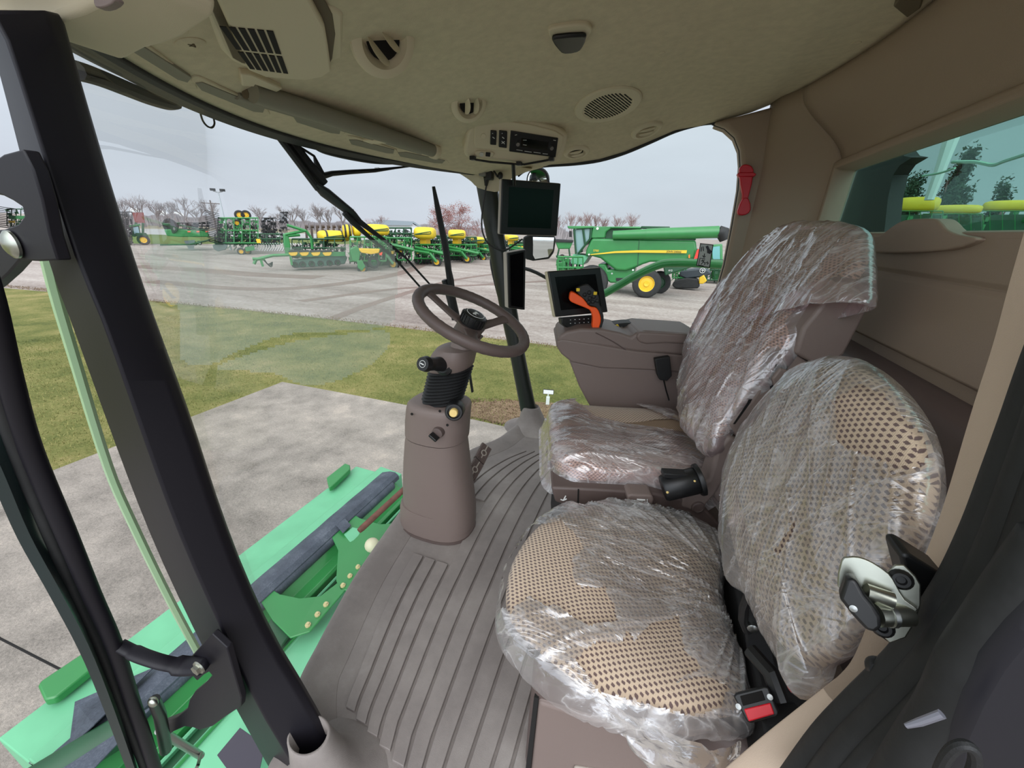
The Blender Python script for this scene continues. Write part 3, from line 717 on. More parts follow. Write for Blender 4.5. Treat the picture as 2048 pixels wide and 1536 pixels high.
# stalk switch
s0=W(888,728,1,1.10); s1=W(845,728,1,.98)
st=MB().lathe([(.034,-.02),(.034,0),(.036,.014),(.027,.022)],W(892,730,1,1.105),s1-s0).build('stalk_collar',BLACK,hd_,smooth=True,ang=40)
MB().tube([s0,s0+(s1-s0)*.35,s0+(s1-s0)*.45,s0+(s1-s0)*.8,s0+(s1-s0)*.84,s1],[.026,.024,.021,.023,.026,.022],20).build('stalk_knob',BLACK,hd_,smooth=True,ang=40)
e_=(s1-s0).normalized(); MB().lathe([(.0115,0.0004),(.0115,.001),(.0102,.001)],s1+e_*.0,e_,24,False).build('horn_ring',WHITE,hd_)
MB().tube([s1+e_*.002+V((-.006,0,.002)),s1+e_*.002+V((.006,0,-.002))],.0022,6).build('horn_symbol',WHITE,hd_)
# push button and key
kb=W(908,824,1,1.065); nb=V((.35,-.9,.2)).normalized()
MB().lathe([(.034,-.05),(.032,.0),(.028,.006),(.022,.006),(.02,-.002),(0,-.002)],kb,nb).build('button_collar',BLACK,up,smooth=True,ang=40)
MB().lathe([(.0145,-.004),(.0145,.018),(.012,.021),(0,.021)],kb,nb).build('push_button',CREAM,up,smooth=True,ang=40)
kk=W(875,866,1,1.055); nk=V((.1,-.98,.05)).normalized()
MB().lathe([(.022,-.02),(.02,.006),(.012,.008),(0,.008)],kk,nk).build('ignition_lock',BROWND,up,smooth=True,ang=40)
MB().box(kk+nk*.022+V((-.004,0,-.006)),(.034,.026,.010),Matrix.Rotation(.6,3,'Y')).build('ignition_key',BLACK,up,bevel=.003)
b=MB()
for x,y in((880,822),(824,828),(895,850)): 
    q=W(x,y,1,1.058); b.lathe([(.005,0),(.005,.002),(0,.002)],q,nk,10)
b.build('screw_holes',HOLE,up)
# ---------------------------------------------------------------- steering wheel
wc=W(947,637,1,1.15); al=math.radians(25); wn=V((math.sin(al),0,math.cos(al))); wu=V((math.cos(al),0,-math.sin(al))); wv=V((0,1,0)); RW=.188
t=thing('steering_wheel','brown steering wheel with three spokes and black centre cap','steering wheel',wc)
b=MB(); rs=[]
for k in range(96):
    q=2*PI*k/96; d=wu*math.cos(q)+wv*math.sin(q); wob=.0006*math.sin(q*40)
    rs.append([wc+d*RW+(d*math.cos(j)*(.0185+wob)+wn*math.sin(j)*(.0185+wob)) for j in [2*PI*i/16 for i in range(16)]])
rs.append(rs[0]); b.loft(rs,False); bmesh.ops.remove_doubles(b.b,verts=b.b.verts,dist=1e-5); b.build('rim',BROWND,t,smooth=True,ang=180)
for q in (math.radians(183),math.radians(70),math.radians(300)):
    d=wu*math.cos(q)+wv*math.sin(q); e2=wn.cross(d); rs=[]
    for s,h,ww in((.03,-.03,.028),(.07,-.026,.021),(.12,-.016,.017),(.16,-.006,.019),(.185,.0,.026)):
        c=wc+d*s+wn*h; rs.append([c+e2*ww*math.cos(j)+wn*.009*math.sin(j) for j in [2*PI*i/14 for i in range(14)]])
    MB().loft(rs).build('spoke',BROWND,t,smooth=True,ang=60)
MB().lathe([(.05,-.075),(.045,-.04),(.05,-.02),(.0,-.02)],wc,wn).build('hub_boss',BROWND,t,smooth=True,ang=40)
hc=MB().lathe([(.040,-.022),(.042,0),(.040,.014),(.032,.019),(0,.019)],wc,wn).build('centre_cap',BLACK,t,smooth=True,ang=40)
for k in range(20):
    q=2*PI*k/20; d=wu*math.cos(q)+wv*math.sin(q); MB().box(wc+d*.0415,(.005,.005,.024),Matrix((d,wn.cross(d),wn)).transposed()).build('grip_rib',BLACK,hc)
MB().lathe([(.031,.0192),(.031,.0200),(.029,.0200),(.029,.0192)],wc,wn,32,False).build('cap_ring',WHITE,hc)
# leaping animal badge in a shield
dg=[(-.018,.002),(-.010,.008),(0,.006),(.010,.009),(.017,.006),(.019,.002),(.012,.0),(.010,-.009),(.006,-.003),(-.006,-.002),(-.012,-.009),(-.011,-.002)]
MB().prism([wc+wn*.0192+wv*a*.9+wu*(-b_)*.9 for a,b_ in dg],wn*.0008).build('badge',WHITE,hc)
# ---------------------------------------------------------------- pedals
PP=V((-.55,1.52,.12)); NP=V((.72,-.30,.62)).normalized()
for (pts,lab) in (([(931,945),(950,913),(960,920),(968,932),(947,965),(938,960)],'brake pedal, the nearer one to the column'),([(950,912),(965,884),(984,897),(967,932),(958,922)],'brake pedal, the further one from the column')):
    cx=sum(a for a,_ in pts)/len(pts);cy=sum(b_ for _,b_ in pts)/len(pts); c=WP(cx,cy,PP,NP)
    t=thing('brake_pedal','ribbed brown '+lab,'pedal',(c.x-.06,c.y,0),'brake pedals')
    q=[(931,946),(951,914),(968,931),(948,966)] if cx<957 else [(951,912),(966,884),(984,898),(968,930)]
    f=disp3(PP,NP); pd=f(q,-.015,.0).build('pad',BROWND,t,bevel=.003)
    cq=lambda u,v:WP(q[0][0]*(1-u)*(1-v)+q[1][0]*u*(1-v)+q[2][0]*u*v+q[3][0]*(1-u)*v,q[0][1]*(1-u)*(1-v)+q[1][1]*u*(1-v)+q[2][1]*u*v+q[3][1]*(1-u)*v,PP,NP)
    b=MB()
    for k in range(9):
        v=.08+k*.105; b.tube([cq(.03,v)+NP*.001,cq(.97,v)+NP*.001],.0016,5)
    b.build('tread_ribs',BROWN,pd)
    b=MB(); r0=.013; cc=cq(.5,.5)+NP*.003; a1=(cq(1,.5)-cq(0,.5)).normalized(); a2=NP.cross(a1)
    b.tube([cc+a1*r0*math.cos(2*PI*k/16)+a2*r0*math.sin(2*PI*k/16) for k in range(17)],.003,6); b.tube([cc+a1*.013,cc+a1*.045],.003,6); b.tube([cc-a1*.013,cc-a1*.03],.003,6); b.build('raised_mark',GR,pd)
    MB().tube([c-NP*.02,c-NP*.06,V((c.x-.08,c.y,.01))],.010,8).build('pedal_arm',BLACK,t,smooth=True)
# ---------------------------------------------------------------- driver's seat (swivelled a little towards the door)
SW=math.radians(16.5); dF=V((-math.cos(SW),-math.sin(SW),0)); nS=V((-math.sin(SW),math.cos(SW),0)); Q0=V((-.187,1.005,.42))
def SL(s,b_,z): q=Q0-dF*s+nS*b_; return V((q.x,q.y,z))
seat=thing('driver_seat','large driver seat in checked beige fabric with a brown side shell, behind the steering wheel','seat',SL(.24,.25,0))
def rrect(s0,s1,b0,b1,r,z,n=6):
    pts=[]
    for cs,cb,a0 in((s1-r,b1-r,0),(s0+r,b1-r,90),(s0+r,b0+r,180),(s1-r,b0+r,270)):
        for k in range(n+1):
            q=math.radians(a0+90*k/n); pts.append(SL(cs+r*math.cos(q),cb+r*math.sin(q),z))
    return pts
def ridg(x,y,s=9,seed=0.):
    return 1-min(1,abs(noise.noise(V((x*s,y*s,seed))))*5)
def nz_(x,y,s,seed=0.): return noise.noise(V((x*s,y*s,seed)))
oc=rrect(-.015,.52,.0,.50,.11,.478)
def dipc(x,y,r): return -.022*math.exp(-((x/.16)**2))*math.exp(-((y/.16)**2))
cu=pillow(oc,SL(.24,.25,.478),V((0,0,1)),-dF,.068,.052,96,18,5,dipc,uvrot=.0).build('seat_cushion',FABRIC,seat,smooth=True,ang=180,fix=True)
# fine woven centre stripe of the cushion
f=MB().grid(lambda u,v:SL(.02+.46*u,.205+.12*v+.02*u,.5475-.004*abs(v-.5)*4*abs(v-.5)+ -.0215*math.exp(-(((.02+.46*u-.24)/.16)**2))+.002-(.012 if u<.04 else 0)),40,8,uv=lambda u,v:(u*.46,v*.13)).build('centre_panel',FABFINE,cu,smooth=True,ang=180,solid=.003)
# backrest plane from its side line
B0=WP(1440,870,SL(0,0,0),nS); T0=WP(1690,558,SL(0,0,0),nS); eB=(T0-B0).normalized(); nB_=nS.cross(eB); 
if nB_.dot(dF)<0: nB_=-nB_
PB=B0+nB_*.0
ob=[(1385,820),(1376,770),(1390,700),(1420,635),(1480,560),(1560,478),(1590,462),(1640,456),(1700,458),(1732,470),(1738,520),(1715,560),(1660,600),(1600,690),(1560,740),(1520,790),(1470,850),(1440,885),(1410,875)]
ob3=cr(px_poly(ob,PB,nB_),4)
ctr=sum(ob3,V())/len(ob3)
bk=pillow(ob3,ctr,nB_,nS,.05,.015,96,18,4,lambda x,y,r:-.012*math.exp(-(x/.1)**2),uvrot=0).build('backrest_cushion',FABRIC,seat,smooth=True,ang=180)
# side shell
PSd=SL(0,-.035,0)
rel=lambda pts,a,b_,s=0:relief(pts,PSd,-nS,a,b_,s)
sh=rel([(1585,705),(1600,655),(1675,562),(1690,553),(1720,562),(1742,576),(1744,590),(1682,708),(1640,735),(1622,725)],-.07,.012).build('upper_side_shell',BROWN,seat,bevel=.016,seg=4)
lo=rel([(1456,852),(1500,800),(1560,705),(1590,700),(1625,728),(1618,760),(1560,830),(1492,885),(1470,872)],-.10,.0).build('lower_side_shell',BROWN,seat,bevel=.012,seg=4)
rel([(1690,560),(1742,585),(1690,700),(1600,800),(1500,890),(1470,870),(1560,760)],-.46,-.06).build('back_shell',BROWND,seat,bevel=.02,seg=3)
rel([(1540,755),(1556,734),(1572,738),(1560,775),(1545,772)],-.0,.012).build('recline_lever',BROWN,lo,bevel=.004)
rel([(1536,760),(1552,728),(1576,732),(1564,780),(1540,778)],-.0,.0015).build('lever_recess',BLACKM,lo,bevel=.001)
rel([(1466,848),(1470,848),(1500,806),(1504,798),(1497,799),(1494,806)],-.0,.001).build('slot',HOLE,lo)
# hinge arm
rel([(1360,1010),(1364,988),(1382,972),(1414,955),(1424,925),(1430,895),(1456,868),(1490,884),(1478,905),(1450,922),(1444,958),(1428,985),(1404,1012),(1380,1018)],-.05,.012).build('hinge_arm',BROWN,seat,bevel=.010,seg=4)
pv=WP(1392,1008,PSd,-nS)-nS*.014; MB().lathe([(.020,-.01),(.019,.004),(.015,.006),(.014,.004),(0,.004)],pv,-nS).build('pivot_cap',BROWND,seat,smooth=True,ang=40)
rel([(1424,985),(1440,965),(1490,965),(1490,1000),(1435,1004)],-.04,.002).build('recline_handle',BROWN,seat,bevel=.006,seg=3)
MB().tube([WP(1438,988,PSd,-nS)-nS*.004,WP(1446,996,PSd,-nS)-nS*.004,WP(1455,988,PSd,-nS)-nS*.004],.0022,5).tube([WP(1440,992,PSd,-nS)-nS*.004,WP(1448,985,PSd,-nS)-nS*.004],.0018,5).build('seat_symbol',WHITE,seat)
# base pan, slider and pedestal
rel([(1102,972),(1180,975),(1300,982),(1400,1005),(1482,1090),(1478,1125),(1440,1098),(1345,1042),(1250,1016),(1140,1012),(1110,1002)],-.44,.006).build('base_pan',BROWND,seat,bevel=.008,seg=3)
rel([(1155,976),(1158,976),(1157,1003),(1154,1003)],.004,.008).build('pan_seam',HOLE,seat)
MB().tube([WP(1121,995,PSd,-nS)-nS*.009,WP(1126,997,PSd,-nS)-nS*.009,WP(1133,994,PSd,-nS)-nS*.009],.0022,5).tube([WP(1127,996,PSd,-nS)-nS*.009,WP(1131,988,PSd,-nS)-nS*.009],.0022,5).build('seat_symbol',WHITE,seat)
tb=rel([(1249,978),(1256,974),(1298,976),(1302,984),(1298,998),(1260,997),(1250,990)],-.02,.035).build('height_switch',BROWN,seat,bevel=.006,seg=3)
q=lambda x,y,o=.036:WP(x,y,PSd,-nS)-nS*o
MB().tube([q(1268,984),q(1284,985)],.0035,5).tube([q(1288,983),q(1288,988)],.0014,5).build('switch_marks',WHITE,tb)
MB().box(SL(.25,.25,.20),(.44,.40,.36),rz=SW).build('pedestal',BLACKM,seat,bevel=.02)
# lap belt retractor
rt_=thing('belt_retractor','black cylindrical seat belt retractor between driver seat cushion and hinge arm','belt retractor',WP(1350,965,PSd,-nS))
a_=WP(1318,962,PSd,-nS)-nS*.035; c_=WP(1384,946,PSd,-nS)-nS*.035
ax_=(c_-a_).normalized()
MB().tube([a_-ax_*.0,a_+ax_*.006,c_-ax_*.004,c_],[.034,.038,.038,.036],28).build('drum',BLACK,rt_,smooth=True,ang=40)
MB().lathe([(.044,0),(.046,.004),(.046,.012),(.04,.014),(0,.014)],c_,ax_).build('end_flange',BLACK,rt_,smooth=True,ang=40)
MB().box((a_*.7+c_*.3)+V((0,-.0,.042)),(.075,.03,.016),rz=SW).build('belt_guide',BLACKM,rt_,bevel=.003)
MB().ell(c_-ax_*.012+V((-.0,-.030,.020)),(.004,.003,.004)).build('rivet',CREAM,rt_); MB().ell(a_+ax_*.012+V((0,-.036,.008)),(.004,.003,.004)).build('rivet',CREAM,rt_)
# film over the cushion and the backrest
H1=[(1150,800),(1175,782),(1205,785),(1300,818),(1372,850),(1392,868),(1330,856),(1250,846),(1190,832)]
def dA(x,y,r): return .006+.010*ridg(x*.35,y*1.3,7,3.)**2*(.4+r)+.003*nz_(x*.4,y,24,1.)+.003*ridg(x*.3,y,26,8.)**3
oA=rrect(-.022,.53,-.008,.51,.11,.478)
o=pillow(oA,SL(.24,.25,.478),V((0,0,1)),-dF,.078,.05,260,80,5,lambda x,y,r:dipc(x,y,r)+dA(x,y,r),half=True,
   hole=lambda c:inpoly(*PX(c),H1),skirt=[(.014,.02),(.030,.035),(.048,.05),(.062,.07+0),(.07,.095)]).build('plastic_cover',FILMP,smooth=True,ang=180)
tag(o,'crumpled pinkish clear plastic film over the driver seat cushion','plastic cover')
oB=[(1372,860),(1366,790),(1380,700),(1412,630),(1475,552),(1555,470),(1588,452),(1640,446),(1700,450),(1742,465),(1752,505),(1756,600),(1740,615),(1725,585),(1698,566),(1660,604),(1622,668),(1592,712),(1562,750),(1512,806),(1470,856),(1442,905),(1415,915),(1398,888)]
oB3=cr(px_poly(oB,PB,nB_),4); cB=sum(oB3,V())/len(oB3)
def dB(x,y,r): return .007+.010*ridg(x*1.2+y*.3,y*.22,12,13.)**2*(.5+.5*r)+.0025*nz_(x,y*.3,30,5.)+.004*ridg(x,y*.2,34,9.)**3
def wrapskirt(mb): return mb
o=pillow(oB3,cB,nB_,nS,.058,.02,280,80,4,lambda x,y,r:-.012*math.exp(-(x/.1)**2)*(1-r)+dB(x,y,r)).build('plastic_cover',FILMP,smooth=True,ang=180)
tag(o,'shiny creased plastic film over the driver seat backrest','plastic cover')
# ---------------------------------------------------------------- armrest console on the far side of the driver seat
AB=.545; PA=SL(0,AB,0)
arm=thing('armrest_console','brown plastic armrest console with lid on the far side of the driver seat','armrest',SL(.2,AB+.12,.4))
ra=lambda pts,a,b_,s=0:relief(pts,PA,-nS,a,b_,s)
ra([(1138,720),(1180,728),(1260,734),(1405,745),(1385,800),(1375,830),(1190,830),(1170,795),(1158,772)],-.20,.006).build('lower_body',BROWN,arm,bevel=.010,seg=4)
ra([(1112,690),(1112,680),(1124,676),(1200,688),(1270,700),(1405,712),(1402,745),(1300,738),(1200,734),(1142,722),(1122,706)],-.23,.016).build('side_rail',BROWN,arm,bevel=.008,seg=4)
ra([(1114,682),(1118,670),(1132,662),(1160,656),(1205,657),(1240,664),(1262,672),(1272,664),(1290,660),(1403,668),(1406,712),(1270,702),(1190,690),(1124,684)],-.24,.012).build('upper_body',BROWN,arm,bevel=.012,seg=4)
ra([(1270,672),(1276,661),(1404,668),(1404,688),(1330,684),(1290,686),(1276,682)],-.21,.022).build('lid',BROWN,arm,bevel=.010,seg=4)
MB().tube(cr([q_+(-nS)*.013 for q_ in px_poly([(1190,664),(1225,682),(1260,705),(1300,728)],PA,-nS)],4,False),.0022,5).build('moulded_line',BROWND,arm)
# hydro handle
hd=thing('hydro_handle','orange and black multifunction control handle standing on the armrest','control handle',SL(.0,AB+.05,.80))
PH=SL(0,AB+.04,0); rh=lambda pts,a,b_,s=0:relief(pts,PH,-nS,a,b_,s)
ora=[(1142,582),(1155,588),(1166,596),(1175,608),(1182,612),(1192,614),(1199,628),(1200,642),(1192,664),(1184,664),(1183,648),(1184,634),(1180,620),(1170,614),(1150,606),(1139,600),(1138,592)]
rh(ora,-.014,.024,2).build('orange_grip',ORANGE,hd,bevel=.007,seg=4)
rh([(1150,577),(1158,572),(1172,568),(1180,572),(1196,590),(1198,606),(1204,622),(1206,640),(1196,666),(1188,672),(1190,664),(1199,645),(1199,630),(1190,613),(1178,610),(1168,598),(1158,590)],-.010,.018,2).build('black_body',BLACK,hd,bevel=.005,seg=3)
b0=lambda x,y,o=.02:WP(x,y,PH,-nS)-nS*o
for x,y in((1168,588),(1177,584),(1178,595),(1186,592),(1184,602),(1176,603),(1193,600)): MB().ell(b0(x,y),(.0085,.005,.0085)).build('button',BLACKM,hd,smooth=True)
for x,y in((1155,578),(1189,585)): MB().box(b0(x,y,.022),(.014,.006,.013),rz=SW).build('yellow_button',YEL,hd,bevel=.002)
MB().tube([b0(1187,664,.0),b0(1185,672,.0),b0(1183,680,-.01)],.009,10).build('shaft',STEEL,hd,smooth=True)
# gear and throttle gate with tyre-like arm pad behind
g=thing('cup_tray','black ribbed tray edge with yellow tabs behind the control handle on the armrest','tray',SL(.14,AB+.2,.80))
PT=SL(0,AB+.17,0); rr_=lambda pts,a,b_,s=0:relief(pts,PT,-nS,a,b_,s)
rr_([(1205,662),(1212,650),(1232,645),(1262,643),(1282,648),(1294,656),(1290,664),(1240,668)],-.05,.03,2).build('tray_body',BLACKM,g,bevel=.006,seg=3)
for x in (1218,1230): rr_([(x-5,648),(x+3,645),(x+7,653),(x-1,656)],.028,.036).build('yellow_tab',YEL,g,bevel=.001)
b=MB()
for k in range(6): b.box(WP(1240+k*7,656-abs(k-2)*.8,PT,-nS)-nS*.032,(.004,.003,.018),rz=SW)
b.build('ribs',GR,g)
# buckle hanging at the console
bk_=thing('seat_belt_buckle','black belt buckle standing against the armrest console beside the driver seat','belt buckle',SL(.3,AB-.03,.5))
PK=SL(0,AB-.04,0); rk=lambda pts,a,b_,s=0:relief(pts,PK,-nS,a,b_,s)
rk([(1308,716),(1338,711),(1342,750),(1332,760),(1318,758),(1313,748)],-.012,.014).build('buckle_body',BLACKM,bk_,bevel=.004,seg=3)
MB().tube([WP(1327,758,PK,-nS),WP(1332,780,PK,-nS),WP(1338,800,PK,-nS)],.006,8,flat=.5).build('stalk',BLACK,bk_,smooth=True)
# ---------------------------------------------------------------- instructor seat
bx=thing('seat_box','brown plastic storage box carrying the instructor seat beside the door','storage box',(.12,.7,0))
MB().box((.17,.72,.19),(.56,.44,.40)).build('box_body',BROWND,bx,bevel=.03,seg=5)
PN=V((0,.497,0)); NN_=V((0,-1,0)); rb=lambda pts,a,b_,s=0:relief(pts,PN,NN_,a,b_,s)
rb([(1078,1398),(1200,1437),(1400,1512),(1400,1600),(1056,1600)],-.01,.006).build('door_panel',BROWN,bx,bevel=.008,seg=4)
rb([(1068,1394),(1077,1397),(1054,1600),(1044,1600)],-.012,-.0).build('door_gap',HOLE,bx)
rb([(1240,1432),(1380,1480),(1400,1490),(1396,1512),(1376,1508),(1250,1462)],.003,.012).build('door_lip',BROWND,bx,bevel=.005,seg=3)
rb([(1150,1522),(1200,1530),(1290,1560),(1290,1590),(1140,1590)],.003,.014).build('door_handle',GR,bx,bevel=.005,seg=3)
# cushion
ins=thing('instructor_seat','small fold down instructor seat in checked fabric on the storage box beside the door','seat',(.1,.68,.39))
oi=[(1012,1185),(1030,1115),(1075,1056),(1140,1024),(1220,1016),(1330,1032),(1412,1068),(1440,1110),(1438,1190),(1452,1250),(1478,1330),(1488,1400),(1462,1432),(1400,1434),(1300,1418),(1180,1382),(1080,1305),(1022,1245)]
PI_=V((.05,.68,.455)); NI=V((0,0,1)); oi3=cr(px_poly(oi,PI_,NI),4); ci=sum(oi3,V())/len(oi3)
def crI(x,y,r): return -.02*math.exp(-((x-.06)/.10)**2-(y/.12)**2)+.004*math.exp(-((x+.1)/.03)**2)
pillow(oi3,ci,NI,V((1,0,0)),.042,.045,110,22,3.4,crI,uvrot=.35).build('seat_cushion',FABRIC,ins,smooth=True,ang=180)
NK=V((-.93,-.16,.33)).normalized(); PKb=V((.305,.70,.80))
ok=[(1462,1010),(1466,950),(1500,872),(1560,795),(1612,748),(1680,730),(1738,742),(1806,795),(1855,872),(1876,950),(1866,1018),(1836,1096),(1786,1150),(1738,1236),(1698,1295),(1650,1335),(1604,1325),(1565,1290),(1515,1200),(1482,1120)]
ok3=cr(px_poly(ok,PKb,NK),4); ck=sum(ok3,V())/len(ok3)
pillow(ok3,ck,NK,V((0,1,0)),.045,.035,110,22,3.2,lambda x,y,r:-.008*math.exp(-(x/.1)**2-(y/.1)**2),uvrot=.12).build('backrest_cushion',FABRIC,ins,smooth=True,ang=180)
# black hinge hardware under the cushions
MB().tube([W(1497,1190,1,.60),W(1488,1215,1,.60),W(1486,1240,1,.60),W(1495,1262,1,.60)],.008,8).tube([W(1500,1300,1,.55),W(1540,1345,1,.52),W(1560,1400,1,.5)],.012,8).build('hinge_tube',BLACK,ins,smooth=True)
relief([(1486,1225),(1510,1210),(1530,1240),(1550,1330),(1590,1400),(1540,1420),(1500,1340)],V((0,.60,0)),V((0,-1,0)),-.02,.0).build('hinge_plate',BLACKM,ins,bevel=.003)
for x,y in((1504,1252),(1545,1362)): MB().lathe([(.009,-.002),(.009,.006),(.006,.008),(0,.008)],W(x,y,1,.598),V((0,-1,0)),10).build('hinge_bolt',STEEL,ins,smooth=True,ang=40)
MB().box((.33,.70,.43),(.10,.50,.10)).build('rear_bracket',BLACKM,ins,bevel=.01)
# film on the instructor seat
HA=[[(1000,1212),(1012,1125),(1060,1055),(1123,1038),(1145,1063),(1170,1092),(1143,1121),(1148,1160),(1163,1172),(1210,1175),(1225,1205),(1235,1240),(1177,1250),(1140,1228),(1116,1212),(1085,1208),(1054,1190),(1020,1225)],
    [(1152,1317),(1195,1280),(1240,1290),(1252,1262),(1271,1280),(1300,1248),(1358,1230),(1369,1298),(1402,1338),(1351,1364),(1410,1352),(1463,1375),(1441,1414),(1387,1432),(1286,1407),(1195,1382)]]
def hI(c):
    x,y=PX(c); x+=6*noise.noise(V((x*.05,y*.05,0))); y+=6*noise.noise(V((x*.05,y*.05,4)))
    return any(inpoly(x,y,P) for P in HA)
def dI(x,y,r): 
    a=math.atan2(y-.05,x-.22); return .004+.009*ridg(a*1.3,r*.25,7,3.)**2*(.2+r*.9)+.002*nz_(x,y,24,1.)+.003*ridg(a*4,r*.3,5,8.)**3
of=[(1000,1205),(1022,1110),(1070,1048),(1130,1010),(1160,1016),(1225,1008),(1330,1022),(1418,1058),(1446,1108),(1444,1190),(1460,1250),(1486,1330),(1500,1400),(1500,1440),(1400,1446),(1290,1440),(1170,1410),(1075,1345),(1010,1270)]
of3=cr(px_poly(of,PI_,NI),4); 
o=pillow(of3,ci,NI,V((1,0,0)),.046,.04,300,90,3.4,lambda x,y,r:crI(x,y,r)+dI(x,y,r),half=True,hole=hI,skirt=[(.010,.02),(.022,.03),(.034,.03),(.042,.025)]).build('plastic_cover',FILMC,smooth=True,ang=180)
tag(o,'torn clear plastic film over the instructor seat cushion, hanging past its front edge','plastic cover')
# tail of the film hanging over the box towards the sill
tl=cr([V(p) for p in((-.0,.47,.425),(.10,.462,.425),(.2,.455,.43),(.25,.47,.45))],10,False); bt=cr([V(p) for p in((.06,.452,.39),(.12,.442,.35),(.19,.43,.315),(.255,.44,.36))],10,False)
o=MB().grid(lambda u,v:(lambda a,c_:a*(1-v)+c_*v+V((.004,.006,.0))*noise.noise(V((u*9,v*5,2)))*2)(tl[int(u*(len(tl)-1))],bt[int(u*(len(bt)-1))]),len(tl)-1,10).build('plastic_film_tail',FILMC,smooth=True,ang=180)
tag(o,'loose tail of clear film hanging over the storage box below the belt buckle','plastic film')
HB=[[(1673,797),(1717,767),(1768,787),(1802,828),(1857,883),(1854,927),(1809,941),(1741,914),(1690,896),(1672,880)],[(1548,1100),(1590,1040),(1592,1052),(1578,1080),(1556,1110)]]
def hB(c):
    if (c-ck).dot(NK)<-.0: return False
    x,y=PX(c); x+=5*noise.noise(V((x*.06,y*.06,0))); return any(inpoly(x,y,P) for P in HB)
def dK(x,y,r): return .004+.009*ridg(x*.5+y*.9,y*.25-x*.2,7,23.)**2*(.2+.8*r)+.002*nz_(x,y,24,1.)+.003*ridg(x*.8+y*.8,y*.2,18,4.)**3
og=[(1456,1030),(1460,945),(1494,866),(1556,786),(1606,736),(1645,724),(1682,714),(1745,728),(1812,782),(1866,864),(1884,950),(1878,1030),(1850,1100),(1800,1160),(1752,1245),(1700,1310),(1652,1340),(1648,1370),(1606,1402),(1590,1360),(1556,1300),(1505,1200),(1470,1170),(1462,1100)]
og3=cr(px_poly(og,PKb,NK),4)
o=pillow(og3,ck,NK,V((0,1,0)),.050,.038,300,90,3.2,dK,hole=hB).build('plastic_cover',FILMC,smooth=True,ang=180)
tag(o,'torn clear plastic film over the instructor seat backrest','plastic cover')
# red release belt buckle by the door
t=thing('seat_belt_buckle','square black belt buckle with red release button beside the instructor seat','belt buckle',W(1512,1420,2,.50))
PQ=W(1512,1410,2,.53); NQ=V((-.35,-.62,.70)).normalized(); rq=lambda pts,a,b_,s=0:relief(pts,PQ,NQ,a,b_,s)
rq([(1466,1392),(1472,1386),(1528,1372),(1537,1374),(1557,1424),(1554,1432),(1502,1447),(1494,1444)],-.035,.0).build('buckle_body',BLACK,t,bevel=.004,seg=3)
rq([(1480,1392),(1524,1381),(1531,1400),(1486,1412)],-.002,.0015).build('tongue_slot',HOLE,t,bevel=.001)
rq([(1488,1418),(1541,1405),(1549,1428),(1498,1443)],-.003,.003).build('release_button',REDB,t,bevel=.0015)
for x,y in((1477,1413),(1540,1394)): MB().lathe([(.0042,0),(.004,.002),(0,.0025)],WP(x,y,PQ,NQ),NQ,12).build('rivet',STEEL,t,smooth=True,ang=40)
MB().tube([WP(1520,1430,PQ,NQ)-NQ*.03,WP(1560,1450,PQ,NQ)-NQ*.06,WP(1600,1440,PQ,NQ)-NQ*.10],.016,8,flat=.4).build('buckle_strap',BLACKM,t,smooth=True)
# ---------------------------------------------------------------- door surround, seal and latch
def band(name,m,inn,out,pi,po,thick,lab,bev=.006,n=5):
    A=cr([W(a,b_,1,pi) for a,b_ in inn],n,False); B=cr([W(a,b_,1,po) for a,b_ in out],n,False)
    m_=min(len(A),len(B)); N=50
    rsm=lambda Q:[(lambda f,j:Q[j]*(1-f+j)+Q[min(j+1,len(Q)-1)]*(f-j))(i*(len(Q)-1)/N,min(int(i*(len(Q)-1)/N),len(Q)-1)) for i in range(N+1)]
    A=rsm(A); B=rsm(B)
    rs=[[a,a*.9+c*.1+V((0,-.006,0)),a*.1+c*.9+V((0,-.006,0)),c,c+V((thick,.03,0)),a+V((thick,.05,0))] for a,c in zip(A,B)]
    return struct(MB().loft(rs).build(name,m,bevel=bev,seg=3),lab)
band('wall_left',BEIGE,[(2120,200),(2060,420),(2020,560),(1985,690),(1945,815),(1905,950),(1880,1030),(1850,1110),(1838,1145),(1800,1180)],
     [(2220,400),(2130,600),(2075,745),(2030,870),(1985,985),(1945,1070),(1915,1130),(1890,1170),(1870,1210),(1850,1240)],.44,.37,.05,'light beige door post trim on the right')
band('trim_17',WALLP,[(1750,1222),(1738,1238),(1722,1280),(1700,1325),(1672,1356),(1645,1378)],[(1860,1270),(1840,1300),(1815,1330),(1780,1362),(1730,1400),(1690,1430)],.405,.375,.05,'brown lower corner cover of the door opening')
band('trim_18',BEIGE,[(1646,1376),(1590,1420),(1520,1476),(1440,1545),(1380,1600)],[(1694,1426),(1660,1460),(1625,1500),(1580,1550),(1540,1600)],.405,.375,.05,'light beige sill trim along the door opening')
SP=[(2160,560),(2100,700),(2050,830),(2010,930),(1965,1040),(1915,1140),(1870,1210),(1820,1280),(1770,1335),(1700,1400),(1630,1470),(1560,1560)]
o=MB().tube(cr([W(a+22,b_+18,1,.345) for a,b_ in SP],5,False),.018,14,flat=.9).build('trim_19',RUBBER,smooth=True,ang=180); struct(o,'thick black door seal')
o=MB().tube(cr([W(a+55,b_+42,1,.325) for a,b_ in SP],5,False),.015,12).build('trim_20',RUBBER,smooth=True,ang=180); struct(o,'second lip of the black door seal')
o=MB().tube(cr([W(a+90,b_+75,1,.31) for a,b_ in SP],5,False),.014,12).build('trim_21',RUBBER,smooth=True,ang=180); struct(o,'outer lip of the black door seal')
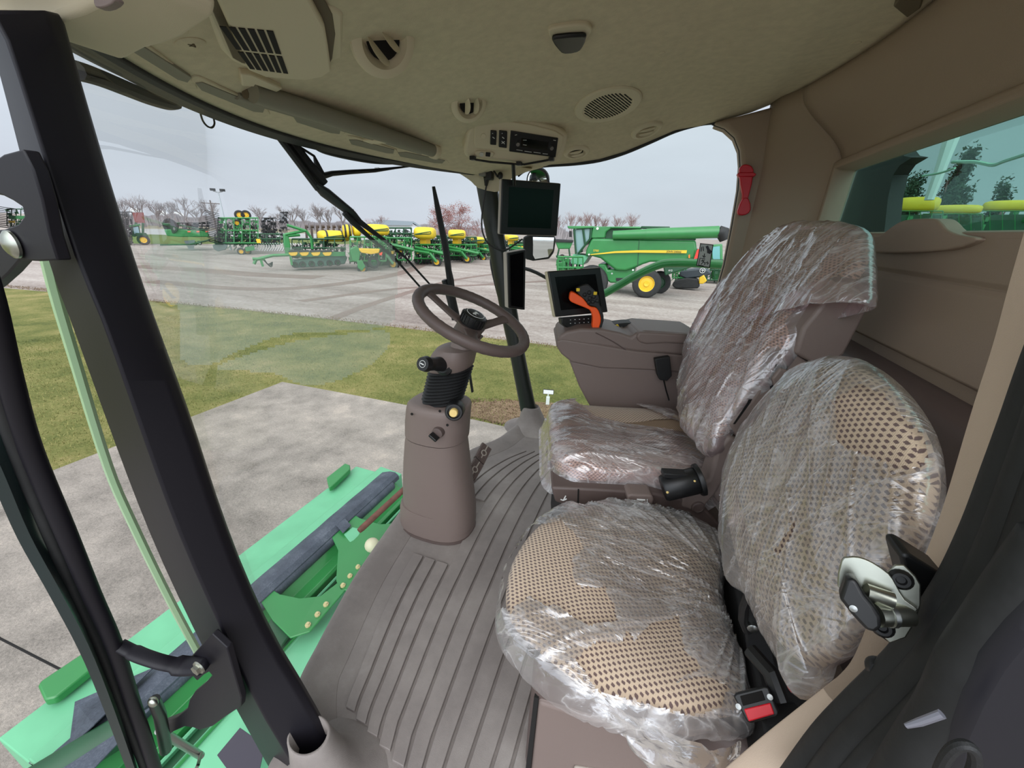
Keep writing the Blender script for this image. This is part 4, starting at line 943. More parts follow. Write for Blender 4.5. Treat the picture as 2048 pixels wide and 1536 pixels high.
o=relief([(2260,560),(2150,820),(2060,1010),(1990,1150),(1920,1270),(1830,1390),(1700,1520),(1620,1600),(2300,1700)],V((0,.33,0)),V((0,-1,0)),-.03,-.005).build('trim_22',BLACKP,bevel=.008); struct(o,'black painted cab body outside the door seal')
o=MB().tube(cr([W(a,b_,1,.27) for a,b_ in((2120,1080),(2050,1170),(1985,1260),(1935,1330),(1890,1420),(1840,1490),(1780,1580))],4,False),.016,10).build('trim_23',RUBBER,smooth=True,ang=180); struct(o,'black rubber hose like edging at the lower right')
o=relief([(2100,1180),(2030,1260),(1975,1330),(1935,1400),(1905,1470),(1880,1580),(2150,1620)],V((0,.25,0)),V((0,-1,0)),-.03,-.0).build('trim_24',mat('black_blue_paint',(24,24,32),.4),bevel=.01); struct(o,'dark body panel in the lower right corner')
p=[W(a,b_,1,.24) for a,b_ in((1812,1452),(1840,1444),(1884,1428))]; o=MB().tube(p,[.0015,.0024,.0026],10).build('release_pin',mat('grey_pin',(150,150,162),.4,.6),smooth=True); tag(o,'small grey metal pin beside the black door seal','pin')
p=cr([W(a,b_,1,.22) for a,b_ in((1868,1575),(1884,1530),(1904,1500),(1928,1490),(1946,1500),(1950,1525),(1938,1560))],5,False); o=MB().tube(p,.0032,10).build('grab_loop',BLACKM,smooth=True); tag(o,'curved black cable loop at the bottom right corner','loop')
# latch
L=thing('door_latch','zinc plated door striker with black lever bolted to the door post','latch',W(1800,1200,1,.36))
MB().prism([W(a,b_,1,.37) for a,b_ in((1800,1112),(1818,1108),(1885,1150),(1900,1160),(1880,1200),(1850,1290),(1835,1330),(1795,1300),(1740,1262),(1742,1245),(1830,1230))],(0,.03,0)).build('backing_block',BLACK,L,bevel=.004)
PLt=W(1800,1200,1,.345); NLt=V((-.35,-.86,.36)).normalized(); rl=lambda pts,a,b_,s=0:relief(pts,PLt,NLt,a,b_,s)
rl([(1772,1148),(1790,1130),(1808,1130),(1832,1153),(1842,1170),(1842,1211),(1828,1250),(1812,1276),(1780,1287),(1765,1272),(1749,1240),(1756,1205)],-.004,.0).build('striker_plate',SILVER,L,bevel=.001)
rl([(1674,1168),(1682,1118),(1694,1111),(1716,1111),(1744,1122),(1776,1144),(1790,1165),(1808,1195),(1834,1214),(1818,1222),(1790,1212),(1752,1214),(1700,1190)],.002,.006,2).build('curved_guard',SILVER,L,bevel=.001)
pl=lambda x,y,o:WP(x,y,PLt,NLt)+NLt*o
MB().tube([pl(1728,1172,.016),pl(1780,1192,.012)],.0072,16).build('upper_pin',SILVER,L,smooth=True,ang=40)
MB().tube([pl(1744,1214,.018),pl(1814,1228,.0)],.0095,18).build('striker_pin',SILVER,L,smooth=True,ang=40)
MB().tube([pl(1770,1219.5,.0118),pl(1780,1221.5,.0098)],.0099,18).build('pin_band',STEEL,L,smooth=True,ang=40)
rl([(1687,1136),(1702,1135),(1710,1145),(1721,1166),(1738,1186),(1751,1206),(1753,1226),(1741,1235),(1724,1231),(1697,1202),(1674,1172)],.014,.034).build('black_lever',BLACK,L,bevel=.003,seg=3)
MB().lathe([(.003,0),(.0028,.001),(0,.0015)],pl(1700,1190,.034),NLt,16).build('lever_rivet',STEEL,L,smooth=True,ang=40)
for x,y in((1801,1158),(1764,1253)): MB().lathe([(.0085,0),(.0085,.002),(.006,.005),(.0038,.005),(.003,.002),(0,.002)],pl(x,y,.0),NLt,18).build('torx_bolt',BLACK,L,smooth=True,ang=40)
o=MB().lathe([(.010,-.004),(.010,.002),(.007,.006),(.004,.006),(.003,.001),(0,.001)],W(1757,1338,1,.352),NLt,18).build('trim_screw',BLACK,smooth=True,ang=40); tag(o,'black screw in the brown corner cover below the latch','screw')
# ---------------------------------------------------------------- right window items
t=thing('window_hammer','red plastic emergency window hammer clipped to the rear corner post','emergency hammer',W(1490,400,1,2.16))
PHm=V((0,2.15,0)); f=disp3(PHm,V((0,-1,0)))
f([(1484,398),(1496,398),(1500,420),(1490,430),(1477,430),(1474,422)],-.01,.02,2).build('handle',RED,t,bevel=.004)
f([(1478,352),(1505,352),(1502,370),(1495,398),(1492,420),(1482,420),(1484,390),(1480,370)],-.012,.018).build('body',RED,t,bevel=.005,seg=3)
f([(1473,349),(1476,346),(1506,346),(1511,350),(1506,355),(1476,355)],-.014,.024).build('head',RED,t,bevel=.004,seg=3)
f([(1480,334),(1490,330),(1502,334),(1505,347),(1478,347)],-.012,.02,2).build('cap',RED,t,bevel=.004)
# pictogram sticker on the glass
t=thing('escape_sticker','grey escape instruction sticker with pictograms on the side window','sticker',W(1410,535,1,2.22)+V((0,-.0,0)))
PS_=V((0,2.224,0)); f=disp3(PS_,V((0,-1,0))); f([(1401,487),(1426,490),(1419,535),(1393,531)],0,.0012).build('sticker_sheet',mat('sticker_grey',(190,192,188),.5),t)
k=lambda x,y:WP(x,y,PS_,V((0,-1,0)))+V((0,-.002,0))
def poly(l): return MB().prism([k(*q) for q in l],(0,-.0006,0))
poly([(1411,493),(1416,491),(1419,498),(1424,503),(1420,508),(1414,506),(1414,500)]).build('hammer_pictogram',BLACK,t)
b=MB(); 
for a,c_ in (((1409,507),(1408,513)),((1405,511),(1408,515)),((1411,512),(1408,515))): b.tube([k(*a),k(*c_)],.0016,4)
b.build('down_arrow',BLACK,t)
b=MB()
for l in([(1410,518),(1400,516),(1397,530),(1407,532)],[(1405,519),(1406,524),(1402,529)],[(1406,523),(1410,526),(1409,530)],[(1402,522),(1409,521)],[(1411,525),(1417,526),(1414,523)],[(1417,526),(1414,529)],[(1403,494),(1402,503)],[(1406,493),(1407,502)]): b.tube([k(*q) for q in l],.0017,4)
b.build('running_figure',BLACK,t)
b=MB()
for l in([(1400,487),(1427,490)],[(1426,490),(1419,535)],[(1420,535),(1393,531)],[(1393,531),(1401,487)]): b.tube([k(*q) for q in l],.0018,4)
b.build('sticker_border',BLACK,t)
# ================================================================ outdoors
G=lambda x,y:W(x,y,2,ZG)
def gmat(name,stops,sc=1.,det=8,b=.4,bs=60,extra=None,rough=.95,str_=None,bd=.01):
    t=NT(name); n1=t.noise(sc,det,rough=.65,stretch=str_); n2=t.noise(sc*20,6,rough=.75); n3=t.noise(sc*.18,3)
    f=t.math('ADD',t.math('MULTIPLY',n1,.45),t.math('ADD',t.math('MULTIPLY',n2,.35),t.math('MULTIPLY',n3,.2)))
    t.L(t.ramp(f,[(p,s2l(c)) for p,c in stops]),t.b.inputs['Base Color']); t.b.inputs['Roughness'].default_value=rough; t.b.inputs['Specular IOR Level'].default_value=.2
    n=t.n.new('ShaderNodeBump'); n.inputs['Strength'].default_value=b; n.inputs['Distance'].default_value=bd; t.L(t.noise(bs,5,rough=.7),n.inputs['Height']); t.L(n.outputs[0],t.b.inputs['Normal']); return t.m
CONC=gmat('weathered_concrete',[(.34,(96,91,85)),(.46,(136,129,121)),(.54,(154,146,137)),(.66,(186,173,160))],2.2,9,.9,30,bd=.02)
GRAV=gmat('gravel_lot',[(.36,(110,98,93)),(.46,(140,129,122)),(.54,(160,151,144)),(.64,(186,178,170))],.35,9,.6,9,str_=(.35,1.6,1),bd=.03)
GRAS=gmat('lawn_soil_and_grass',[(.38,(74,84,44)),(.47,(104,108,58)),(.55,(130,126,76)),(.64,(162,144,102))],.9,9,.8,40,bd=.03)
FIELD=gmat('dry_field',[(.35,(124,116,98)),(.6,(146,137,118))],.02,5,.2,1)
FGR=gmat('far_grass',[(.35,(84,98,52)),(.6,(104,114,64))],.1,5,.2,2)
ROAD=gmat('pale_road',[(.35,(146,145,143)),(.6,(168,166,164))],.1,5,.1,2)
LEAFL=gmat('leaf_litter',[(.34,(92,74,60)),(.5,(128,108,86)),(.64,(164,144,116))],3,9,.8,40,bd=.02)
def flat(name,m,pts,z,lab,th=.05):
    o=MB().prism([(p[0],p[1],ZG+z) for p in pts],(0,0,-th)).build(name,m); return struct(o,lab)
flat('floor_ground',GRAV,[(-700,-150),(300,-150),(300,700),(-700,700)],-.06,'wide gravel machinery lot')
flat('floor_concrete',CONC,[(-7.35,-30),(-7.35,3.6),(-7.33,5.74),(-5.5,5.80),(-3.7,5.84),(-1.8,5.76),(30,5.6),(30,-30)],.0,'pale concrete pad below the cab')
b=MB(); 
b.tube([G(-20,1262)+V((0,0,.001)),G(0,1277)+V((0,0,.001)),G(115,1336)+V((0,0,.001)),G(260,1400)+V((0,0,.001))],.008,4,flat=.2); struct(b.build('trim_25',HOLE),'expansion joint across the concrete')
lawn=[(-7.35,-40),(-7.35,5.74),(-5.5,5.80),(-3.7,5.84),(-1.8,5.76),(30,5.6),(30,11.0),(2,11.3),(-2.7,11.35),(-8,11.1),(-11.4,10.95),(-15,10.7),(-19.8,10.2),(-28,9.0),(-60,4),(-60,-40)]
flat('floor_lawn',GRAS,lawn,-.012,'lawn between the concrete and the gravel')
def blades(name,m,area,n,h,w_,seed,keep):
    rnd=random.Random(seed); b=bmesh.new(); k=0
    x0,x1,y0,y1=area
    for i in range(n):
        x=x0+(x1-x0)*rnd.random(); y=y0+(y1-y0)*rnd.random()
        if not keep(x,y): continue
        a=rnd.random()*6.28; hh=h*(.5+rnd.random()); dx=math.cos(a)*w_; dy=math.sin(a)*w_; lx=(rnd.random()-.5)*hh*1.4; ly=(rnd.random()-.5)*hh*1.4
        b.faces.new([b.verts.new((x-dx,y-dy,ZG-.012)),b.verts.new((x+dx,y+dy,ZG-.012)),b.verts.new((x+lx,y+ly,ZG-.012+hh))])
    mb=MB(); mb.b.free(); mb.b=b; return mb.build(name,m,fix=False)
GB=gmat('grass_blades',[(.38,(84,96,50)),(.47,(114,118,68)),(.55,(142,136,86)),(.64,(176,158,114))],.9,9,.1,40)
o=blades('lawn_grass',GB,(-16,1.5,1.5,11.1),70000,.035,.006,3,lambda x,y:(y>5.86 or x<-7.4) and y<11.0-max(0,-x-12)*.18)
tag(o,'short yellow green lawn grass between the concrete pad and the gravel lot','grass',kind='stuff')
# straw coloured fringe and leaf litter
def edge_y(x): return 11.3 if x>-4 else 11.35-.03*(-x-4) if x>-12 else 11.0-.1*(-x-12)
o=blades('straw_fringe',LEAFL,(-30,3,9,12),26000,.05,.012,5,lambda x,y:abs(y-edge_y(x)+.05)<.22)
tag(o,'pale straw fringe along the gravel edge of the lawn','straw',kind='stuff')
o=blades('leaf_litter',LEAFL,(-3.6,1.6,5.8,7.6),9000,.03,.018,6,lambda x,y:((x+1.2)/2.2)**2+((y-6.3)/.75)**2<1)
tag(o,'brown fallen leaves in the planting bed beside the small sign','leaves',kind='stuff')
flat('floor_leafbed',LEAFL,[(-3.4,5.95),(-2.6,5.9),(-1.2,5.9),(1.5,5.8),(1.6,7.2),(.3,7.5),(-1.2,7.25),(-2.4,6.9),(-3.2,6.4)],-.004,'bare planting bed with leaf litter')
# distance bands
def farpoly(name,m,pts,z,lab): return flat(name,m,[G(*p) for p in pts],z,lab,.02)
farpoly('floor_verge',FGR,[(60,481),(310,487),(600,487),(1000,489),(1000,478),(600,470),(300,464),(60,456)],-.05,'green verge beyond the machinery lot')
farpoly('floor_road',ROAD,[(60,462),(330,469),(620,478),(1000,484),(1000,478),(620,464),(330,456),(60,446)],-.045,'pale road beyond the verge')
farpoly('floor_field',FIELD,[(60,452),(330,458),(620,467),(1000,474),(1000,460),(620,446.6),(330,436),(60,427)],-.04,'tan field behind the road')
# gravel tyre tracks
TRK=gmat('brown_track',[(.35,(112,96,90)),(.6,(136,120,112))],.6,8,.5,12,bd=.02)
for l,w_ in (([(300,560),(480,575),(640,570),(800,545),(860,520)],.5),([(260,530),(420,540),(520,548),(640,553)],.9),([(650,640),(760,600),(900,560),(1000,545)],.25),([(600,600),(800,575),(960,568),(1100,560)],.3)):
    pts=cr([G(*p) for p in l],6,False); A=[];B=[]
    for i,p in enumerate(pts):
        t_=(pts[min(i+1,len(pts)-1)]-pts[max(0,i-1)]).normalized(); n_=V((-t_.y,t_.x,0)); A.append(p+n_*w_+V((0,0,-.055))); B.append(p-n_*w_+V((0,0,-.055)))
    mb=MB(); r=[[a,c] for a,c in zip(A,B)]
    for (a,c),(e_,f_) in zip(r,r[1:]): mb.b.faces.new([mb.b.verts.new(q) for q in(a,c,f_,e_)])
    struct(mb.build('trim_26',TRK),'brown wheel track across the gravel')
# ---------------------------------------------------------------- own harvester deck below the windscreen
d=thing('feeder_deck','green steel feeder deck of the harvester below the windscreen, with black rubber sheet','machine deck',(-1.9,1.3,ZG))
def xs(sec,y0,y1,name,m,bev=.006,**k): return MB().loft([[ (x,y0,z) for x,z in sec],[(x,y1,z) for x,z in sec]]).build(name,m,d,bevel=bev,**k)
fp_=xs([(-2.56,-1.14),(-2.55,-1.10),(-2.27,-1.10),(-2.24,-1.02),(-2.0,-1.04),(-2.0,-1.2),(-2.3,-1.2),(-2.5,-1.35)],.20,2.62,'front_panel',GREENL)
rs=[]
for i in range(41):
    y=.20+2.35*i/40; o1=.012*noise.noise(V((y*3,0,0)))+(.03 if 1.25<y<1.62 else 0); o2=.01*noise.noise(V((y*5,4,0)))
    rs.append([(-2.29+o1,y,-1.088),(-2.18+o2,y,-1.03),(-2.08,y,-.99),(-2.02,y,-.985),(-1.985,y,-1.01),(-1.98,y,-1.05),(-2.0,y,-1.07),(-2.05,y,-1.03),(-2.18,y,-1.06),(-2.29+o1,y,-1.098)])
RUBS=gmat('worn_rubber_sheet',[(.35,(52,56,64)),(.52,(78,84,94)),(.72,(128,132,140))],6,9,.3,30,rough=.5,bd=.004)
MB().loft(rs).build('rubber_sheet',RUBS,d,smooth=True,ang=40)
xs([(-2.0,-1.06),(-1.92,-1.12),(-1.85,-1.10),(-1.82,-1.085),(-1.80,-1.10),(-1.80,-1.18),(-2.0,-1.25)],.2,2.5,'inner_slope',GREEN,.004)
xs([(-1.80,-1.15),(-1.67,-1.15),(-1.67,-1.2),(-1.80,-1.2)],.2,2.45,'recess_floor',GREEND,.002)
xs([(-1.775,-1.115),(-1.765,-1.105),(-1.755,-1.115),(-1.765,-1.15)],.2,2.4,'thin_flange',GREENL,.002)
xs([(-1.68,-1.09),(-1.655,-1.07),(-1.63,-1.08),(-1.0,-.98),(-1.0,-1.3),(-1.68,-1.3)],.0,2.45,'rear_panel',GREENL,.006)
xs([(-1.655,-1.065),(-1.645,-1.055),(-1.635,-1.065),(-1.645,-1.08)],.0,2.45,'rear_bead',GREEN,.002)
def deckrel(pts,z,t,name,m,par=d,bev=.004,nrm=(0,0,1),s=0): 
    N=V(nrm).normalized(); P=V((-1.7,1.5,z)); return relief(pts,P,N,-t,0,s).build(name,m,par,bevel=bev)
deckrel([(655,965),(653,955),(690,926),(700,930),(700,938),(664,972),(658,974)],-1.02,.05,'raised_tab',GREEN,bev=.008)
deckrel([(75,1372),(80,1362),(200,1282),(230,1300),(110,1395),(88,1400)],-1.03,.05,'raised_tab',GREEN,bev=.01)
MB().box((-2.13,2.56,-1.10),(.12,.08,.08)).build('end_bracket',GREENL,d,bevel=.006)
MB().tube([G(0,0)*0+V((-2.02,.28,-1.05)),V((-2.0,2.45,-1.06))],.045,14).build('drive_tube',RUBS,d,smooth=True,ang=40)
# bolted gusset plates
BOLT=mat('cream_bolt',(190,176,130),.6)
g1=deckrel([(657,1058),(660,1040),(680,1025),(700,1023),(720,1036),(760,1048),(790,1046),(788,1070),(760,1110),(726,1150),(700,1180),(680,1180),(672,1160),(676,1100),(664,1075)],-.99,.012,'gusset_plate',GREEN,nrm=(-.1,0,1))
deckrel([(672,1050),(690,1036),(702,1050),(686,1066)],-.982,.006,'plate_window',RUBS,g1,.002)
g2=deckrel([(508,1182),(520,1171),(536,1173),(560,1188),(600,1196),(640,1192),(675,1165),(690,1180),(660,1215),(620,1262),(580,1275),(545,1240),(520,1200)],-.99,.012,'gusset_plate',GREEN,nrm=(-.1,0,1))
for x,y,p_ in((652,1209,g2),(635,1229,g2),(616,1250,g2),(686,1171,g1),(700,1152,g1),(716,1134,g1)):
    q=WP(x,y,V((-1.7,1.5,-.985)),V((-.1,0,1)).normalized()); MB().lathe([(.016,-.01),(.016,.006),(.009,.006),(.009,.016),(0,.016)],q,V((0,0,1)),8).build('bolt',BOLT,p_,smooth=True,ang=30)
deckrel([(688,1068),(705,1054),(722,1058),(715,1078),(700,1084)],-1.0,.03,'channel_piece',GREENL,bev=.003)
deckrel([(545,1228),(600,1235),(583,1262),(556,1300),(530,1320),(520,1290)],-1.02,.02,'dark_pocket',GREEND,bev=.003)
deckrel([(434,1510),(480,1455),(530,1490),(520,1536),(470,1560)],-.93,.004,'black_patch',mat('faded_black_decal',(62,58,68),.6),bev=.001)
# spiral flighting seen at the near end
MB().prism([V((-2.35,.40,-1.04)),V((-2.12,.62,-.98)),V((-2.05,.36,-.94)),V((-2.1,.28,-1.0))],(0,0,.006)).build('auger_flight',RUBS,d)
MB().prism([V((-2.10,.25,-.98)),V((-1.9,.5,-.95)),V((-1.86,.2,-.95))],(0,0,.006)).build('auger_flight',RUBS,d)
MB().tube([(-2.15,.05,-1.02),(-1.95,.45,-1.0)],.07,16).build('auger_core',GREEND,d,smooth=True,ang=40)
# rusty rod and ball
A=WP(718,1062,V((-1.5,1.9,-.8)),V((0,0,1))); B=WP(826,962,V((-1.5,2.2,-.7)),V((0,0,1)))
o=MB().tube([A,A+(B-A)*.05,B],[.018,.022,.022],14).build('rusty_rod',mat('rusty_brown_steel',(110,72,62),.7,.3,bump=.4,bscale=50,var=.3,vscale=20),smooth=True,ang=40); tag(o,'rusty brown steel rod above the deck left of the steering column','rod')
o=MB().ell(W(744,1090,2,-.9),(.05,.05,.05),18,10).build('cream_lens',mat('cream_dome',(196,190,160),.5),smooth=True); tag(o,'cream domed cap half hidden by the floor edge beside the gusset plate','cap')
# ---------------------------------------------------------------- door frame, hinges and stay of the open door
PD=.22
dr=thing('cab_door','black framed cab door swung open in front of the near post','door',W(150,1100,1,PD)*1.0)
MB().tube(cr([W(a,b_,1,PD) for a,b_ in((-60,480),(-20,600),(20,760),(62,900),(130,1060),(184,1190),(228,1290),(264,1400),(298,1500),(330,1600))],5,False),.0125,12).build('door_frame',BLACKP,dr,smooth=True,ang=180)
MB().tube(cr([W(a,b_,1,PD-.01) for a,b_ in((-90,560),(-30,700),(10,830),(52,950),(110,1090),(160,1210),(206,1310),(246,1420),(284,1520),(310,1600))],5,False),.009,10).build('door_seal',RUBBER,dr,smooth=True,ang=180)
P1=cr([W(a,b_,1,PD-.03) for a,b_ in((-160,640),(-70,790),(0,930),(60,1070),(125,1190),(190,1320),(250,1480),(290,1600))],5,False); P2=cr([W(a,b_,1,PD-.01) for a,b_ in((-80,600),(-10,790),(40,930),(88,1060),(140,1170),(200,1310),(250,1440),(300,1600))],5,False)
MB().loft([[a,c,c+V((-.01,-.01,0)),a+V((-.01,-.01,0))] for a,c in zip(P1,P2)]).build('door_glass_edge',mat('dark_green_glass_edge',(34,44,44),.25),dr,smooth=True,ang=30)
PHI=V((0,.285,0)); NH=V((0,-1,0)); rh2=lambda pts,a,b_,s=0:relief(pts,PHI,NH,a,b_,s)
h1=rh2([(-40,300),(0,325),(22,310),(60,300),(80,340),(98,400),(112,470),(128,520),(90,522),(52,520),(30,545),(0,572),(-40,600),(-40,460),(0,461),(20,459),(50,448),(62,432),(58,414),(40,402),(20,392),(-40,380)],-.008,.006).build('door_hinge',BLACKP,dr,bevel=.002)
MB().lathe([(.017,0),(.017,.003),(.013,.006),(.009,.008),(0,.009)],W(27,489,1,.277),NH,24).build('bolt',SILVER,h1,smooth=True,ang=40)
h2=rh2([(372,1325),(395,1300),(430,1262),(460,1290),(488,1390),(486,1408),(460,1425),(430,1447),(405,1455),(392,1450),(375,1448),(352,1458),(330,1474),(318,1475),(314,1450),(330,1440),(360,1428),(380,1412),(384,1395),(395,1378),(415,1362),(430,1345),(424,1338),(412,1345),(400,1356)],-.006,.006).build('door_hinge',BLACKP,dr,bevel=.002)
ap=cr([W(a,b_,1,p_) for a,b_,p_ in((238,1290,.225),(262,1302,.23),(290,1314,.235),(330,1326,.245),(370,1332,.26),(410,1330,.272))],5,False)
MB().tube(ap,[.012]*6+[.014]*12+[.019]*(len(ap)-18),12,flat=.55).build('hinge_arm',BLACKP,h2,smooth=True,ang=180)
for x,y,p_ in((399,1334,.256),): MB().lathe([(.010,0),(.010,.009),(0,.009)],W(x,y,1,p_),NH,6).build('bolt',SILVER,h2,smooth=True,ang=30); MB().lathe([(.0135,0),(.013,.003),(.009,.004)],W(x,y,1,p_),NH,24).build('washer',SILVER,h2,smooth=True,ang=30)
st=thing('gas_stay','silver gas stay with black ball socket beside the open door','gas strut',W(330,1440,1,.33))
MB().tube([W(308,1400,1,.24),W(320,1430,1,.25),W(332,1500,1,.26)],[.011,.012,.013],12).build('ball_socket',BLACK,st,smooth=True,ang=40)
MB().ell(W(306,1404,1,.232),(.0115,.008,.0115),16,8).build('stud_head',SILVER,st,smooth=True)
MB().tube([W(318,1460,1,.27),W(402,1512,1,.33)],.010,14).build('rod',STEEL,st,smooth=True,ang=40)
MB().tube([W(402,1506,1,.33),W(396,1530,1,.30),W(378,1570,1,.28)],.005,8).build('clip',STEEL,st,smooth=True)
# ---------------------------------------------------------------- wipers, mirrors, rails
def wsx(y,z):
    v=(z+.35)/1.82; return botx(y)*(1-v)+topx(y)*v-.05*math.sin(PI*max(0,min(1,v)))
def WS(px,py,off=.03):
    dd=ray(px,py); t_=.3
    while t_<6:
        p=EYE+dd*t_
        if p.x<wsx(max(.36,min(2.14,p.y)),p.z)-off: return p
        t_+=.003
    return p
wp=thing('wiper_linkage','black double wiper arm hanging from the top middle of the windscreen','wiper',WS(600,320))
MB().tube([WS(543,258,.10),WS(560,275,.10),WS(637,378,.08)],.014,8).build('thin_arm',BLACKM,wp,smooth=True)
MB().tube([WS(568,262,.10),WS(575,275,.10),WS(648,368,.08)],.019,8).build('thick_arm',BLACKM,wp,smooth=True)
MB().tube([WS(630,368,.08),WS(650,385,.08),WS(700,424,.07),WS(716,440,.07)],[.02,.036,.030,.016],10,flat=.5).build('arm_joint',BLACKM,wp,smooth=True)
MB().tube([WS(690,425,.07),WS(705,444,.07),WS(745,480,.06),WS(789,516,.05),WS(850,585,.05)],[.016,.013,.009,.006,.005],8).build('lower_rod',BLACKM,wp,smooth=True)
MB().tube([WS(706,428,.07),WS(720,444,.07),WS(768,480,.06),WS(812,516,.05),WS(870,580,.05)],[.016,.013,.009,.006,.005],8).build('lower_rod',BLACKM,wp,smooth=True)
MB().tube([WS(590,288,.09),WS(628,312,.09),WS(634,330,.09),WS(646,348,.09)],[.005,.005,.012,.008],8).build('crank',BLACKM,wp,smooth=True)
w2=wp; MB().tube([WS(646,352,.09),WS(664,347,.09),WS(700,344,.09),WS(750,341,.09),WS(790,336,.09),WS(826,332,.09)],[.012,.010,.009,.008,.005,.003],8).build('side_arm',BLACKM,w2,smooth=True)
MB().box(WS(757,339,.10),(.02,.03,.012)).build('silver_clip',STEEL,w2)
bl=thing('windscreen_wiper','long black wiper blade standing upright left of the far post behind the steering wheel','wiper blade',WS(905,600,.03))
MB().tube([WS(867,373,.04),WS(876,420,.04),WS(892,500,.04),WS(902,580,.04),WS(922,660,.04),WS(935,720,.04),WS(945,784,.04)],[.012,.022,.027,.024,.018,.014,.012],8,flat=.5).build('blade_rubber',BLACKM,bl,smooth=True)
MB().tube([WS(874,400,.055),WS(884,470,.055),WS(905,560,.055),WS(914,640,.055)],.008,8).build('blade_spine',BLACKM,bl,smooth=True)
MB().tube([WS(888,560,.05),WS(900,590,.05),WS(908,640,.05)],[.014,.024,.012],10).build('blade_bracket',BLACKM,bl,smooth=True)
for l,r,lab in (([(628,286),(640,297),(668,306),(710,315),(750,321),(790,322),(800,316)],.014,'black looped hose outside the windscreen top right of the wiper'),([(150,140),(190,152),(240,172),(290,192),(330,204),(350,204)],.017,'black curved hose or handle outside the top left of the windscreen')):
    o=MB().tube(cr([WS(a,b_,.12) for a,b_ in l],5,False),r,10).build('roof_handle',BLACKM,smooth=True); tag(o,lab,'handle')
o=MB().tube(cr([WS(a,b_,.05) for a,b_ in((400,222),(405,240),(414,252),(424,255),(429,246),(424,228),(418,220))],5,False),.0025,6).build('antenna_wire_loop',CABLE,smooth=True); tag(o,'thin wire loop hanging outside the top of the windscreen','wire')
# mirrors beyond the side
YM=2.75
mr=thing('wing_mirror','large rectangular wing mirror on a black arm behind the upper monitor','mirror',W(1085,500,1,YM))
fM=disp3(V((0,YM,0)),V((.25,-.96,0)).normalized())
fM([(1046,474),(1060,468),(1108,470),(1112,478),(1108,505),(1098,518),(1066,522),(1050,518),(1046,500)],-.08,0).build('mirror_housing',BLACKM,mr,bevel=.012,seg=3)
fM([(1066,474),(1108,475),(1106,500),(1096,514),(1070,518),(1066,510)],.001,.004).build('mirror_glass',MIRG,mr)
MB().tube(cr([W(a,b_,1,YM-.1) for a,b_ in((1100,560),(1060,540),(1000,525),(985,515),(984,535),(1000,600),(1020,660))],4,False),.012,8).build('mirror_arm',BLACKM,mr,smooth=True)
mr2=thing('round_mirror','small round convex mirror peeking above the upper monitor','mirror',W(1075,355,1,YM))
q_=W(1076,360,1,YM); NMi=V((.3,-.95,0)).normalized(); rr0=.075
MB().lathe([(rr0,-.05),(rr0*1.02,0),(rr0*.93,.006)],q_,NMi,28,False).lathe([(rr0,-.05),(.02,-.08),(0,-.08)],q_,NMi,28,False).build('housing',BLACKM,mr2,smooth=True,ang=40)
MB().lathe([(rr0*.95,.002),(rr0*.7,.010),(rr0*.35,.015),(0,.017)],q_,NMi,28,False).build('mirror_glass',MIRG,mr2,smooth=True)
MB().tube(cr([W(a,b_,1,YM-.15) for a,b_ in((1036,352),(1050,342),(1075,337),(1090,344),(1096,360),(1098,372))],4,False),.008,8).build('mirror_arm',BLACKM,mr2,smooth=True)
o=MB().tube(cr([W(a,b_,1,3.0) for a,b_ in((1150,618),(1215,584),(1270,552),(1318,530),(1350,526),(1400,527),(1470,531),(1540,536))],6,False),.028,14).build('handrail',GREEN,smooth=True); tag(o,'bent green tube handrail outside the side window','handrail')
o=MB().tube(cr([W(a,b_,1,2.45) for a,b_ in((1442,590),(1430,625),(1412,655),(1390,690),(1370,740))],6,False),.025,12).build('rear_handrail',GREEN,smooth=True); tag(o,'green rail outside at the lower rear corner of the side window','handrail')
# little lawn sign
s=thing('lawn_sign','tiny white sign on a short post in the lawn beyond the far post','sign',G(1095,808))
sg=G(1095,808); aw=V((ray(1095,800).x,ray(1095,800).y,0)).normalized(); rg=V((aw.y,-aw.x,0))
MB().box(sg+V((0,0,.08)),(.07,.07,.16),rz=math.atan2(rg.y,rg.x)).box(sg+V((0,0,.2)),(.02,.02,.14)).build('post',mat('pale_post',(205,210,205),.6),s)
MB().box(sg+V((0,0,.27)),(.20,.02,.085),rz=math.atan2(rg.y,rg.x)).build('sign_board',WHITE,s); MB().box(sg+V((0,0,.27)),(.22,.014,.105),rz=math.atan2(rg.y,rg.x)).build('sign_rim',BLACK,s)

# ---------------------------------------------------------------- pale translucent patches on the inside of the windscreen
def WSq(px,py,off):
    dd=ray(px,py); f=lambda t_:(EYE+dd*t_).x-(wsx(max(.36,min(2.14,(EYE+dd*t_).y)),(EYE+dd*t_).z)-off)
    a=.3
    while f(a)>0 and a<5: a+=.06
    lo,hi=a-.06,a
    for _ in range(14):
        m_=(lo+hi)/2
        if f(m_)>0: lo=m_
        else: hi=m_
    return EYE+dd*hi
t=NT('pale_pane_film'); t.n.remove(t.b); tr=t.n.new('ShaderNodeBsdfTransparent'); di=t.n.new('ShaderNodeBsdfDiffuse'); di.inputs[0].default_value=(.62,.72,.66,1); tl=t.n.new('ShaderNodeBsdfTranslucent'); tl.inputs[0].default_value=(.66,.76,.70,1)
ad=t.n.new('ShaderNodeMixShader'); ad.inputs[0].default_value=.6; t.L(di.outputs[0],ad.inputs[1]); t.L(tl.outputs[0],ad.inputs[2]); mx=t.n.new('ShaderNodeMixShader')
t.L(t.math('ADD',.30,t.math('MULTIPLY',t.math('SUBTRACT',t.noise(3,4),.5),.25)),mx.inputs[0]); t.L(tr.outputs[0],mx.inputs[1]); t.L(ad.outputs[0],mx.inputs[2]); t.L(mx.outputs[0],t.o.inputs[0])
